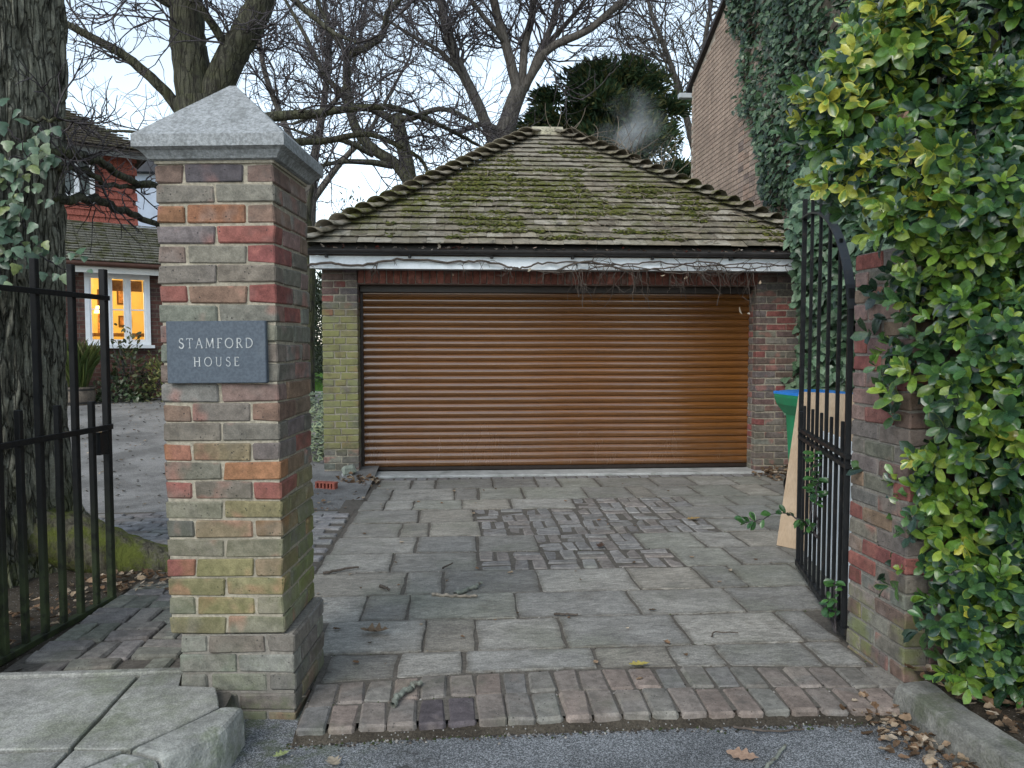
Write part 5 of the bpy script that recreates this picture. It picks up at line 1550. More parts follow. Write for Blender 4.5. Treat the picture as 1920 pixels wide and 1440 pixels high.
for i in rg.choice(len(shoots), 420, replace=False):
    x, y, z, e, L = shoots[i]
    if x < 1.95 and z > 1.2: continue
    b = (min(x + .25, 2.6) + rg.normal(0, .05), y + .35 + rg.normal(0, .08), max(.02, z - rg.uniform(.15, .5)))
    tb.add(smooth_path([b, ((x + b[0]) / 2 + .02, (y + b[1]) / 2, (z + b[2]) / 2 - .03), (x, y, z)], 4), (.006, .0025), 4)
tb.build("stem", M_TWIG, hedge)
tb = Tubes()
for k in range(10):
    x = rg.uniform(2.45, 2.9); y = rg.uniform(3.45, 3.8); P = [(x, y, -.03)]
    for s in range(6): x += rg.normal(-.03, .06); y += rg.normal(0, .05); P.append((x, y, P[-1][2] + .48))
    tb.add(smooth_path(P, 4, .01, k), (.03, .012), 7)
tb.build("branch", M_BARK, hedge)
# withered seed head hanging among the leaves
rgs = np.random.default_rng(3); n = 110
t = rgs.random(n); cpos = np.stack([1.555 + .055 * t + rgs.normal(0, .013, n), 2.66 + rgs.normal(0, .013, n), 2.20 - .15 * t], 1)
M_DEAD = mat_leaf("withered leaf", None, .85, .15, .2)
ob("withered_cluster", scatter_mesh("withered_cluster", LEAF3[0], LEAF3[1], cpos, rot_from(rgs.normal(0, 1, (n, 3)), rgs.normal(0, 1, (n, 3))), rgs.uniform(.014, .03, n), palette(n, [(.17, .11, .075), (.24, .17, .12), (.11, .07, .045)], .2, rgs), LEAF3[2]), M_DEAD, hedge)

# ------------------------------------------------------------------ leafy sprigs on the open gate
def sprig(name, label, stems, nleaf, size, seed, cols=((.035, .10, .025), (.05, .13, .03), (.028, .08, .024)), cat="plant", group=None, mat=None):
    e = empty(name, stems[0][0]); WORLD[e.name] = Matrix.Translation(-Vector(stems[0][0])); tag(e, label, cat, group)
    rg = np.random.default_rng(seed); tb = Tubes()
    meshes = []
    for c in cols:
        me = scatter_mesh("leaf", *LEAF[:2], np.zeros((1, 3)), np.eye(3)[None], np.ones(1), np.array([(*c, .15)]), LEAF[2]); me.materials.append(mat or M_HEDGE); meshes.append(me)
    for pts in stems:
        P = smooth_path(pts, 6, .003, seed); tb.add(P, (.005, .002), 5)
        for k in range(nleaf):
            t = rg.uniform(.25, 1.0); i = min(len(P) - 2, int(t * (len(P) - 1)))
            ax = unit3(P[i + 1] - P[i]); s = unit3(np.cross(ax, rg.normal(0, 1, 3)))
            d = unit3(ax * .5 + s + np.array([0, 0, -.25])); u = unit3(np.array([-.2, -.6, 1]) + rg.normal(0, .4, 3))
            m = rot_from(d[None], u[None])[0]
            ob("leaf", meshes[rg.integers(0, len(meshes))], mat or M_HEDGE, e, tuple(P[i]), tuple(Matrix(m.tolist()).to_euler()), (size * rg.uniform(.75, 1.25),) * 3)
    tb.build("stem", M_TWIG, e)
GS = "sprigs growing through the open gate"
sprig("climbing_sprig", "bushy green sprig climbing the middle of the open iron gate", [[(1.92, 4.0, .45), (1.90, 3.95, .65), (1.88, 3.92, .86)], [(1.92, 4.05, .42), (1.96, 4.1, .62), (1.93, 4.12, .80)], [(1.9, 3.9, .4), (1.86, 3.86, .6), (1.88, 3.85, .75)]], 26, .052, 4, group=GS)
sprig("climbing_sprig", "long leafy shoot sticking out of the gate in front of the cardboard", [[(1.95, 4.0, .34), (1.86, 4.08, .44), (1.78, 4.12, .46), (1.66, 4.15, .41), (1.58, 4.16, .40)], [(1.95, 4.0, .34), (1.90, 4.02, .42), (1.84, 4.05, .45)]], 20, .058, 5, group=GS)
sprig("climbing_sprig", "small shoot low on the gate close to the hedge pillar", [[(1.80, 3.5, .02), (1.77, 3.46, .18), (1.76, 3.44, .30)], [(1.80, 3.5, .02), (1.76, 3.5, .12), (1.74, 3.46, .2)]], 12, .045, 6, group=GS)

# ------------------------------------------------------------------ ivy on the oak
M_IVYL = mat_leaf("pale ivy leaf", (.30, .36, .20), .38, .5, .12)
ivt = empty("trunk_ivy", (-2.35, 4.2, 1.6)); WORLD[ivt.name] = Matrix.Translation((2.35, -4.2, -1.6))
tag(ivt, "large-leaved pale green ivy clinging to the oak trunk above the small gate", "ivy")
ivm = []
for c in [(.08, .135, .08, .0), (.105, .165, .10, .1), (.05, .09, .055, .0), (.14, .19, .10, .5), (.17, .21, .075, .4)]:
    v2 = IVY[0].copy(); me = scatter_mesh("leaf", v2, IVY[1], np.zeros((1, 3)), np.eye(3)[None], np.ones(1), np.array([c]), IVY[2], False); me.materials.append(M_IVYL); ivm.append(me)
rg = np.random.default_rng(12)
# px-free: the patch spans the visible flank of the trunk, thinning to a trailing tip
tb = Tubes()
paths = [[(-2.75, 4.28, 2.70), (-2.46, 4.33, 2.62), (-2.34, 4.40, 2.44), (-2.24, 4.50, 2.36)], [(-2.75, 4.26, 2.5), (-2.48, 4.3, 2.36), (-2.33, 4.38, 2.22)], [(-2.75, 4.26, 2.28), (-2.44, 4.32, 2.14), (-2.32, 4.40, 2.02)],
         [(-2.7, 4.26, 2.12), (-2.42, 4.34, 1.98), (-2.28, 4.42, 1.87), (-2.12, 4.50, 1.80)], [(-2.7, 4.26, 2.0), (-2.50, 4.3, 1.86), (-2.42, 4.33, 1.72)], [(-2.75, 4.27, 2.4), (-2.55, 4.28, 2.3), (-2.40, 4.33, 2.28)], [(-2.75, 4.27, 2.0), (-2.55, 4.28, 2.02), (-2.38, 4.33, 2.10)]]
for pi, pts in enumerate(paths):
    P = smooth_path(pts, 8, .01, pi); tb.add(P, (.008, .003), 5)
    for k in range(42):
        t = rg.random(); i = min(len(P) - 2, int(t * (len(P) - 1)))
        q = P[i] + np.array([rg.normal(.05, .06), rg.normal(-.05, .03), rg.normal(0.03, .06)])
        d = np.array([rg.normal(.1, .45), rg.normal(-.35, .2), rg.normal(-.8, .3)]); u = np.array([rg.normal(.1, .35), rg.normal(-1, .3), rg.normal(.6, .3)])
        m = rot_from(unit(d)[None], unit(u)[None])[0]
        s = rg.uniform(.045, .105) * (1 - .3 * t)
        ob("leaf", ivm[rg.integers(0, 5) if t > .5 or rg.random() < .3 else rg.integers(0, 3)], M_IVYL, ivt, tuple(q), tuple(Matrix(m.tolist()).to_euler()), (s, s, s))
tb.build("stem", M_TWIG, ivt)

# ------------------------------------------------------------------ garden by the house
def atb(p): return p
bush("leafy_shrub", "dark glossy shrub growing up in front of the lit window", (-5.66, 13.55, .40), (.34, .25, 1.25), 420, [(.03, .05, .025), (.05, .07, .03), (.12, .13, .07)], .085, 31, group="plants along the house wall")
bush("leafy_shrub", "yellow-green shrub beside the lettered pillar's plaque below the window", (-5.05, 13.6, .40), (.36, .3, .85), 480, [(.17, .18, .06), (.11, .13, .05), (.06, .08, .03)], .075, 32, group="plants along the house wall")
bush("leafy_shrub", "low white-flecked bush at the foot of the house wall", (-5.75, 13.35, .38), (.40, .25, .42), 380, [(.10, .15, .07), (.05, .085, .035), (.26, .28, .2)], .07, 33, group="plants along the house wall")
bush("leafy_shrub", "bright green bush half hidden by the oak trunk", (-6.55, 13.35, .38), (.30, .3, .75), 420, [(.10, .16, .04), (.07, .12, .03)], .075, 34, group="plants along the house wall")
bush("leafy_shrub", "sparse brownish climber spreading on the wall under the sill", (-5.35, 13.75, .40), (.6, .15, .65), 240, [(.07, .06, .045), (.05, .055, .035), (.1, .1, .07)], .06, 35, group="plants along the house wall", stems=14)
# grasses in a half barrel
pl = empty("barrel_planter", (-6.14, 12.9, .385)); tag(pl, "round wooden half barrel planter behind the small gate", "planter")
tb = Tubes(); tb.add([(0, 0, 0), (0, 0, .08), (0, 0, .16), (0, 0, .25), (0, 0, .32)], [.22, .235, .245, .25, .25], 24); tb.build("barrel", mat_plain("weathered oak staves", (.12, .10, .08), .35, 14, .85, .5), pl)
for z in (.05, .26):
    tb = Tubes(); tb.add([(0, 0, z), (0, 0, z + .03)], (.252, .255), 24); tb.build("hoop", M_BLACK, pl)
MB().add([(.24 * math.cos(a), .24 * math.sin(a), .29) for a in np.linspace(0, 2 * math.pi, 24, endpoint=False)], [list(range(24))]).build("soil", M_SOIL, pl)
gp = empty("ornamental_grass", (-6.14, 12.9, .66)); WORLD[gp.name] = Matrix.Translation((6.14, -12.9, -.66)); tag(gp, "tuft of tall green grass growing in the half barrel", "plant")
n = 330; rg = np.random.default_rng(2); a = rg.uniform(0, 6.28, n)
gpos = np.stack([-6.14 + .13 * np.cos(a) * rg.random(n), 12.9 + .13 * np.sin(a) * rg.random(n), np.full(n, .66)], 1)
gd = np.stack([.22 * np.cos(a), .22 * np.sin(a), np.ones(n)], 1) + rg.normal(0, .10, (n, 3))
gt = LEAF3[0] * np.array([1, .09, 1])
ob("foliage", scatter_mesh("foliage", gt, LEAF3[1], gpos, rot_from(gd, rg.normal(0, 1, (n, 3))), rg.uniform(.45, .85, n), palette(n, [(.07, .11, .03), (.10, .13, .035), (.14, .14, .06)], .2, rg), LEAF3[2]), M_SHRUB, gp)
orn = empty("garden_ornament", (-6.60, 12.8, .39)); tag(orn, "small cream arched garden ornament with black marks beside the oak trunk", "ornament")
P = [(-.11, 0), (.10, 0), (.13, .25), (.11, .42), (.06, .48), (-.08, .48), (-.12, .40)]
ob("panel", mesh_from("panel", [(x, -.02, z) for x, z in P] + [(x, .02, z) for x, z in P], [list(range(7)), list(range(7, 14))[::-1]] + [(i, (i + 1) % 7, 7 + (i + 1) % 7, 7 + i) for i in range(7)]), mat_plain("cream paint", (.66, .62, .44), .1, 8), orn)
for x0, x1, z0, z1 in ((-.10, .12, .345, .365), (.02, .045, .40, .43), (.09, .115, .27, .30), (.05, .075, .10, .13)): MB().box(x0, x1, -.026, -.0205, z0, z1).build("mark", M_BLACK, orn)
# lawn glimpsed past the garage
lawn = sheet("lawn", [(-6.2, 15.6), (-1.6, 15.6), (-1.6, 34), (-12, 34)], .425, mat_plain("turf", (.07, .15, .02), .3, 3, .9, .4, 60))
n = 5200; lx = rg.uniform(-5.2, -2.0, n); ly = 15.65 + rg.random(n) ** 1.6 * 8
o = ob("grass", scatter_mesh("grass", gt[:, [0, 1, 2]], LEAF3[1], np.stack([lx, ly, np.full(n, .425)], 1), rot_from(np.stack([rg.normal(0, .3, n), rg.normal(0, .3, n), np.ones(n)], 1), rg.normal(0, 1, (n, 3))), rg.uniform(.06, .12, n) , palette(n, [(.085, .20, .02), (.11, .24, .03)], .2, rg), LEAF3[2]), M_SHRUB)
tag(o, "short bright green grass of the lawn beyond the garage", "grass", kind="stuff")
MB().rbox(5, .10, .1, .01, (-4.1, 15.55, .40)).build("lawn_edging", M_CONC).__setitem__("kind", "structure")
# creeping cover along the garage flank
n = 1300; rg = np.random.default_rng(9)
gx = rg.uniform(-2.9, -1.46, n); gy = rg.uniform(8.4, 13.2, n); ok = gx > -1.5 - (gy - 8.2) * .24 - .08; gx, gy = gx[ok], gy[ok]; n = len(gx)
gz_ = np.array([hfore(a, b) for a, b in zip(gx, gy)]) + rg.uniform(.0, .20, n)
o = ob("ground_ivy", scatter_mesh("ground_ivy", IVY[0], IVY[1], np.stack([gx, gy, gz_], 1), rot_from(rg.normal(0, 1, (n, 3)) * [1, 1, .3], np.tile([0, -.4, 1.0], (n, 1)) + rg.normal(0, .3, (n, 3))), rg.uniform(.06, .11, n), palette(n, [(.06, .09, .06), (.09, .12, .085), (.04, .06, .04)], .25, rg), IVY[2], False), M_IVYL)
tag(o, "grey-green ivy creeping along the ground beside the garage", "ivy", kind="stuff")
# ================================================================== bin, cardboard, loose bricks
M_GREEN = mat_plain("green bin plastic", (.012, .20, .085), .15, 6, .42, .05, 90, spec=.5)
M_BLUE = mat_plain("blue lid plastic", (.02, .16, .48), .12, 6, .4, .05, 90, spec=.5)
bn = empty("wheeled_bin", (3.21, 6.72, -.01), (0, 0, R(8))); tag(bn, "green wheeled bin with blue lid behind the open iron gate", "bin")
def frust(mb, levels):
    b = len(mb.v); n = 16
    for (w, d, z) in levels:
        for i in range(n):
            a = 2 * math.pi * (i + .5) / n; c, s = math.cos(a), math.sin(a)
            q = (abs(c) ** 5 + abs(s) ** 5) ** -.2
            mb.v.append((c * q * w / 2, s * q * d / 2, z))
    for l in range(len(levels) - 1):
        for i in range(n): mb.f.append([b + l * n + i, b + l * n + (i + 1) % n, b + (l + 1) * n + (i + 1) % n, b + (l + 1) * n + i])
    mb.f.append([b + i for i in range(n)][::-1]); mb.f.append([b + (len(levels) - 1) * n + i for i in range(n)])
    return mb
frust(MB(), [(.32, .36, .05), (.35, .42, .40), (.385, .47, .74), (.40, .48, .78)]).build("body", M_GREEN, bn)
frust(MB(), [(.42, .50, .775), (.54, .60, .86), (.575, .63, .925), (.575, .63, .95)]).build("rim", M_GREEN, bn)
frust(MB(), [(.55, .61, .951), (.53, .59, .975), (.40, .45, .985)]).build("lid", M_BLUE, bn)
for k in range(5):
    MB().rbox(.012, .012, .56, .003, (-.14 + .07 * k, 0, 0)).build("rib", M_GREEN, bn, loc=(0, -.225, .45), rot=(R(5), 0, 0))
MB().rbox(.44, .03, .03, .006, (0, .315, .955)).build("hinge", M_BLUE, bn)
for x in (-.10, .10):
    tb = Tubes(); tb.add([(x - .02, .2, .09), (x + .02, .2, .09)], (.09, .09), 18); w_ = tb.build("wheel", M_BLACK, bn)
tb = Tubes(); tb.add([(-.2, .32, .90), (.2, .32, .90)], (.014, .014), 8); tb.build("handle", M_GREEN, bn)

def panel(root, name, A, e, lean, w, th, mat):
    A, e, l = Vector(A), Vector(e).normalized(), Vector(lean); n = e.cross(l).normalized() * th
    P = [A, A + e * w, A + e * w + l, A + l]; Q = [p + n for p in P]
    return ob(name, mesh_from(name, [tuple(p) for p in P + Q], [(0, 1, 2, 3), (7, 6, 5, 4), (0, 4, 5, 1), (1, 5, 6, 2), (2, 6, 7, 3), (3, 7, 4, 0)]), mat, root)
g = G("corrugated cardboard", .85, .2); v_ = g.world(); n_ = g.noise(v_, 8, 4, .6); st = g.noise(g.scale(v_, 120, 120, 3), 1.0, 2)
M_CARD = g.out(g.val(g.mix(g.ramp(n_, .3, .7), (.40, .29, .19), (.46, .345, .24)), g.ramp(st, .3, .7, .92, 1.08)))
cb = empty("cardboard_box", (2.228, 5.145, 0)); WORLD[cb.name] = Matrix.Translation((-2.228, -5.145, 0))
tag(cb, "tall flat brown cardboard box leaning behind the open iron gate", "box")
panel(cb, "carton", (2.205, 5.145, .0), (.62, -.78, 0), (.21, .155, 1.06), .42, -.10, M_CARD)
e_, l_ = Vector((.62, -.78, 0)).normalized(), Vector((.21, .155, 1.06))
nrm_ = e_.cross(l_).normalized()
def patch(name, s0, s1, t0, t1, mat, off):
    A = Vector((2.228, 5.145, 0)); P = [A + e_ * s + l_ * t + nrm_ * off for s, t in ((s0, t0), (s1, t0), (s1, t1), (s0, t1))]
    ob(name, mesh_from(name, [tuple(p) for p in P], [(0, 1, 2, 3)]), mat, cb)
patch("packing_tape", .19, .235, .0, 1.0, mat_plain("packing tape", (.42, .31, .19), .1, 9, .3, 0, spec=.5), .0025)
patch("printed_panel", .085, .125, .08, .25, mat_plain("black print", (.02, .02, .02), .2, 9), .003)
patch("printed_mark", .095, .112, .10, .18, mat_plain("white print", (.45, .42, .38), .4, 60), .006)
wbd = empty("white_board", (2.36, 4.95, 0)); WORLD[wbd.name] = Matrix.Translation((-2.36, -4.95, 0)); tag(wbd, "white foam board standing behind the lower bars of the open gate", "board")
panel(wbd, "sheet", (2.33, 4.92, .0), (-.20, -1.05, 0), (.10, .0, .82), 1.0, .03, mat_plain("white foam", (.78, .80, .80), .06, 6))

blk = empty("concrete_block", (-1.155, 7.99, 0), (0, 0, R(12))); tag(blk, "small pale block lying under a mossy stone by the garage pier", "block", "loose masonry by the garage pier")
MB().rbox(.10, .11, .055, .006, (0, 0, .028)).build("block", mat_plain("pale block", (.42, .42, .40), .15, 12), blk)
v, f = rbox_geo(.135, .12, .085, .016, .012, random.Random(4))
st_ = ob("loose_stone", mesh_from("loose_stone", v, f), mat_plain("mossy stone", (.25, .27, .22), .3, 12, .9, .6, 90, second=(.40, .42, .38)), None, (-1.135, 8.0, .099), (.05, -.08, .35))
tag(st_, "mossy angular stone perched on the pale block by the garage pier", "stone", "loose masonry by the garage pier")
pb = empty("perforated_brick", (-1.27, 7.44, 0), (0, 0, R(-20))); tag(pb, "red clay air brick with slots lying on the earth beside the drive", "brick", "loose masonry by the garage pier")
mb = MB(); mb.box(-.105, .105, -.03, .035, 0.0, .015); mb.box(-.105, .105, -.03, .035, .062, .075); mb.box(-.104, .104, .02, .034, .0151, .0619)
for x in (-.097, -.057, -.020, .018, .056, .088):
    mb.box(x - .008, x + .008 + (.008 if x > .08 else 0), -.0295, .0199, .0151, .0619)
mb.build("brick_body", mat_plain("red clay", (.33, .10, .07), .25, 20, .85, .3), pb)

# ================================================================== vine on the garage eaves
vn = empty("woody_vine", (1.0, 7.79, 2.2)); WORLD[vn.name] = Matrix.Translation((-1.0, -7.79, -2.2)); tag(vn, "leafless woody vine trained along the garage's white fascia", "vine")
M_VINE = mat_plain("vine wood", (.085, .068, .055), .35, 20, .9, .4)
rg = np.random.default_rng(91)
main = [[(-1.62, 7.78, 2.15), (-1.3, 7.77, 2.20), (-1.0, 7.785, 2.17), (-.6, 7.78, 2.235), (-.1, 7.785, 2.215), (.25, 7.78, 2.225), (.5, 7.77, 2.175), (.62, 7.765, 2.16), (.85, 7.775, 2.21), (1.2, 7.78, 2.225), (1.6, 7.77, 2.20), (2.0, 7.78, 2.235), (2.5, 7.775, 2.19), (3.0, 7.77, 2.23), (3.5, 7.76, 2.2)],
        [(1.0, 7.77, 2.14), (1.3, 7.75, 2.23), (1.7, 7.76, 2.15), (2.1, 7.75, 2.17), (2.5, 7.76, 2.24), (2.9, 7.75, 2.17), (3.4, 7.76, 2.22)],
        [(.55, 7.76, 2.15), (1.1, 7.74, 2.12), (1.6, 7.74, 2.19), (2.2, 7.75, 2.12), (2.7, 7.74, 2.15)]]
tws = Tubes()
for i, pts in enumerate(main):
    P = smooth_path(pts, 7, .006, i); t1 = Tubes(); t1.add(P, (.013 - .003 * i, .006), 7); t1.build("stem", M_VINE, vn)
    for k in range(30 if i == 0 else 26):
        j = rg.integers(1, len(P) - 1)
        grow(tws, P[j] + np.array([0, -.01, 0]), np.array([rg.normal(0, 1), rg.uniform(-.5, 0), rg.normal(-.3, .7)]), rg.uniform(.06, .26) * (1.5 if P[j][0] > 1 else .8), .0045, 1 if rg.random() < .6 else 0, rg, .0024, -.25, .3)
for (x, l) in ((1.15, .26), (1.22, .36), (1.75, .3), (2.65, .34), (2.95, .42), (3.02, .5)):
    tws.add(smooth_path([(x, 7.75, 2.13), (x + .03, 7.74, 2.13 - l * .4), (x + .02 + rg.normal(0, .03), 7.73, 2.13 - l)], 5, .004, int(l * 100)), (.0045, .003), 4)
tws.build("twigs", M_VINE, vn, False)["kind"] = "stuff"
rt = Tubes()
for k in range(120):          # loose runners over the tiles
    x = rg.uniform(-.9, 3.3) if k < 80 else rg.uniform(1.2, 3.4); s = rg.uniform(.05, 2.6) if k < 80 else rg.uniform(.05, 1.6)
    xl = ELX + (RLX - ELX) * s / SL + .15; xr = ERX + (RRX - ERX) * s / SL - .15
    if not xl < x < xr: continue
    a = rg.uniform(0, 6.28); P = []
    for m in range(6):
        b = Vector((x, EY, EZ)) + up * s + nrm * (.038 + .03 * rg.random()); b.x = x; P.append(tuple(b))
        a += rg.normal(0, .7); x += .07 * math.cos(a); s = max(.02, s + .07 * math.sin(a))
    rt.add(smooth_path(P, 3), (.0042, .003), 3)
for k in range(110):           # wiry loops by the ridge
    p = np.array([rg.uniform(1.25, 2.6), 0, 0]); s = SL * (1 - max(0, p[0] - 1.3) / 2.48) - rg.uniform(0, .12)
    b = Vector((p[0], EY, EZ)) + up * s; d = unit3(np.array([rg.normal(.3, .8), rg.normal(.2, .4), rg.uniform(.1, .9)]))
    P = [np.array([p[0], b.y + .1, b.z + .02])]; c = rg.normal(0, .28, 3); c[2] -= .22
    for m in range(7): d = unit3(d + c * .6); P.append(P[-1] + d * .085)
    rt.add(np.array(P), (.0050, .0032), 3)
rt.build("roof_runners", mat_plain("pale dry stem", (.20, .165, .125), .3, 20, .9, 0), vn, False)["kind"] = "stuff"
n = 8; lp_ = np.array([(2.88, 7.73, 1.78), (2.99, 7.73, 1.70), (-.2, 7.74, 2.4), (.7, 7.74, 2.12), (2.1, 7.73, 2.10), (2.3, 7.75, 2.06), (-.05, 7.74, 2.10), (3.1, 7.75, 2.05)])
ob("withered_leaf", scatter_mesh("withered_leaf", LEAF[0], LEAF[1], lp_, rot_from(rg.normal(0, 1, (n, 3)) + [0, 0, -1], rg.normal(0, 1, (n, 3))), np.array([.09, .05, .06, .05, .05, .04, .05, .05]), palette(n, [(.40, .36, .28), (.33, .26, .18)], .2, rg), LEAF[2]), M_DEAD, vn)

# ================================================================== fallen leaves and twigs
def curled(seed):
    v, f, a = LEAF; r = random.Random(seed); v = v.copy()
    v[:, 1] *= 1.25 + .25 * np.sin(v[:, 0] * 22 + seed); v[:, 2] = .20 * np.abs(v[:, 1]) * r.uniform(.5, 3) + r.uniform(-.25, .25) * (v[:, 0] - .5) ** 2 * 2 + .03 * np.sin(v[:, 0] * 17 + v[:, 1] * 23)
    return v
CUR = [curled(i) for i in range(4)]
DEADC = [(.20, .125, .075), (.26, .18, .115), (.14, .085, .05), (.32, .24, .16), (.10, .065, .04), (.38, .31, .23)]
def litter(name, label, P, size, seed, cols=DEADC, flat=.35, parent=None):
    rg = np.random.default_rng(seed); P = np.asarray(P); n = len(P)
    k = rg.integers(0, 4, n); vs, fs, cs, off = [], [], [], 0
    me = None
    V, F, C = [], [], []
    for q in range(4):
        i = np.nonzero(k == q)[0]
        if not len(i): continue
        rt_ = rot_from(np.stack([rg.normal(0, 1, len(i)), rg.normal(0, 1, len(i)), rg.normal(0, flat * .7, len(i))], 1), np.tile([0, 0, 1.0], (len(i), 1)) + rg.normal(0, flat, (len(i), 3)))
        s = rg.uniform(size[0], size[1], len(i))
        V.append((np.einsum('nij,nkj->nki', rt_, CUR[q][None] * s[:, None, None]) + P[i][:, None, :]).reshape(-1, 3))
        kk = len(CUR[q]); F.append((LEAF[1][None] + (np.arange(len(i)) * kk)[:, None, None]).reshape(-1, 4) + off); off += len(i) * kk
        c = palette(len(i), cols, .25, rg); c[:, 3] = 0; C.append(np.repeat(c, kk, axis=0))
    o = ob(name, mesh_np(name, np.concatenate(V), np.concatenate(F), True, np.concatenate(C)), M_DEAD, parent)
    tag(o, label, "leaves", kind="stuff"); return o
rg = np.random.default_rng(4)
def heap(c, rad, h, n):
    a = rg.uniform(0, 6.28, n); r = np.sqrt(rg.random(n)); x = c[0] + rad[0] * r * np.cos(a); y = c[1] + rad[1] * r * np.sin(a)
    return np.stack([x, y, c[2] + h * (1 - r) * rg.uniform(.2, 1, n) + rg.uniform(0, .012, n)], 1)
# drift in the gutter by the dark kerb
n = 430; t = rg.random(n); drift = np.stack([1.60 + .10 * t + rg.normal(0, .06, n) - .0 * t, 2.84 - .95 * t + rg.normal(0, .05, n), -.038 + rg.uniform(0, .05, n) * (1 - .3 * t)], 1)
drift[:, 0] = np.minimum(drift[:, 0], 1.70 + .06 * t)
litter("leaf_litter", "drift of brown dead leaves along the dark concrete kerb", drift, (.020, .050), 1)
litter("leaf_litter", "brown dead leaves heaped against the mossy garage pier", heap((-1.02, 7.78, 0), (.24, .22), .10, 120), (.035, .075), 2)
litter("leaf_litter", "brown dead leaves heaped at the foot of the garage pier near the bin", heap((3.42, 7.85, -.01), (.28, .32), .16, 150), (.035, .075), 3)
litter("leaf_litter", "dead leaves gathered under the mossy oak root", heap((-1.85, 4.52, .02), (.30, .22), .05, 120), (.03, .06), 4)
litter("leaf_litter", "dead leaves lying inside the small iron gate", heap((-2.15, 3.95, .03), (.22, .55), .03, 110), (.03, .055), 5)
litter("leaf_litter", "dead leaves under the hedge behind the dark kerb", np.stack([rg.uniform(1.84, 2.3, 260), rg.uniform(1.9, 3.0, 260), rg.uniform(.07, .10, 260)], 1), (.03, .06), 6)
litter("leaf_litter", "leaf crumbs along the brick apron's pavement edge", np.stack([rg.uniform(-1.85, -1.12, 70), 3.17 + rg.normal(0, .03, 70), np.full(70, .035)], 1), (.015, .04), 7)
sc_ = np.stack([rg.uniform(-.8, 2.2, 70), rg.uniform(3.0, 7.8, 70), np.full(70, .008)], 1)
litter("leaf_litter", "small dry leaves scattered over the driveway slabs", sc_, (.015, .045), 8, flat=.15)
litter("leaf_litter", "dead leaves scattered on the earth between pillar and garage", np.stack([rg.uniform(-1.35, -.85, 36), rg.uniform(6.3, 7.7, 36), np.full(36, .006)], 1), (.02, .05), 9, flat=.2)
gl = np.stack([rg.uniform(-1.4, 3.4, 160), 7.752 + rg.normal(0, .025, 160), np.full(160, 2.335) + rg.uniform(0, .02, 160)], 1)
litter("leaf_litter", "reddish dead leaves lying in the garage gutter", gl, (.025, .06), 10, cols=[(.16, .04, .03), (.26, .20, .16), (.10, .05, .04), (.34, .3, .26)])
litter("leaf_litter", "dry leaves scattered over the far forecourt", np.stack([(fx := rg.uniform(-6, -1.6, 160)), (fy := rg.uniform(6.8, 13.4, 160)), np.array([hfore(a, b) for a, b in zip(fx, fy)]) + .012], 1), (.02, .05), 11, flat=.2)
fx = rg.uniform(-6.5, -1.5, 900); fy = rg.uniform(6.4, 13.4, 900)
litter("leaf_litter", "dark crumbs and leaf scraps strewn over the worn forecourt", np.stack([fx, fy, np.array([hfore(a, b) for a, b in zip(fx, fy)]) + .008], 1), (.012, .05), 12, cols=[(.05, .045, .035), (.08, .07, .05), (.035, .03, .025), (.2, .17, .13)], flat=.2)
# grit and crumbs along the road edge and in the joints
n = 1500
ex = rg.uniform(-.62, 1.66, n); ey = 2.765 + .028 * np.maximum(0, 1 - ((ex - .6) / 1.15) ** 2) - np.abs(rg.normal(0, .022, n)) - .004
cr = np.array([(-1, -1, 0), (1, -1, 0), (1, 1, 0), (-1, 1, 0), (0, 0, 1.2)], float) * .5; cf = np.array([(0, 1, 4), (1, 2, 4), (2, 3, 4), (3, 0, 4)])
jx, jy = [], []
for r in range(1, 12):
    m = 55; jx += list(rg.uniform(-.8, 2.0, m)); jy += list(YB[r] + rg.normal(0, .006, m))
P = np.concatenate([np.stack([ex, ey, np.full(n, -.044)], 1), np.stack([np.array(jx), np.array(jy), np.full(len(jx), -.007)], 1), np.stack([rg.uniform(-.6, 1.7, 350), 2.955 + rg.normal(.04, .02, 350), np.full(350, -.008)], 1)])
m = len(P)
o = ob("debris", scatter_mesh("debris", cr, cf, P, rot_from(rg.normal(0, 1, (m, 3)) * [1, 1, .1], np.tile([0, 0, 1.0], (m, 1))), rg.uniform(.003, .011, m), palette(m, [(.07, .06, .05), (.12, .10, .08), (.30, .28, .25), (.05, .045, .04), (.05, .065, .025)], .3, rg), None, False), M_DEAD)
tag(o, "grit and crumbs along the edging bricks and slab joints", "debris", kind="stuff")

def oak_leaf(c, s, rz, name, label, col, curl=.15):
    P = [(0, 0)]
    for i in range(1, 24):
        t = i / 24; P.append((t, .26 * math.sin(math.pi * t ** .85) * (1 + .32 * math.sin(t * 26))))
    P.append((1, 0)); Q = [(x, -y) for x, y in P[1:-1]][::-1]
    A = P + Q; n = len(A)
    v = [(x - .5, y, curl * y * y * 8 * .5 + curl * (x - .5) ** 2) for x, y in A]
    mid = [(x - .5, 0, curl * (x - .5) ** 2) for x in np.linspace(0, 1, 25)]
    vs = [(x, y, z) for (x, y), z in zip([(p[0] - .5, p[1]) for p in P], [curl * 4 * p[1] ** 2 + curl * (p[0] - .5) ** 2 for p in P])] + mid + [(p[0] - .5, -p[1], curl * 3 * p[1] ** 2 + curl * (p[0] - .5) ** 2) for p in P]
    k = 25; f = [(i, i + 1, k + i + 1, k + i) for i in range(k - 1)] + [(k + i, k + i + 1, 2 * k + i + 1, 2 * k + i) for i in range(k - 1)]
    me = mesh_np(name, np.array(vs), np.array(f), True, np.tile([*col, 0.0], (len(vs), 1)))
    o = ob(name, me, M_DEAD, None, c, (rnd.uniform(-.12, .12), rnd.uniform(-.12, .12), rz), (s, s, s)); tag(o, label, "leaf", "single fallen leaves"); return o
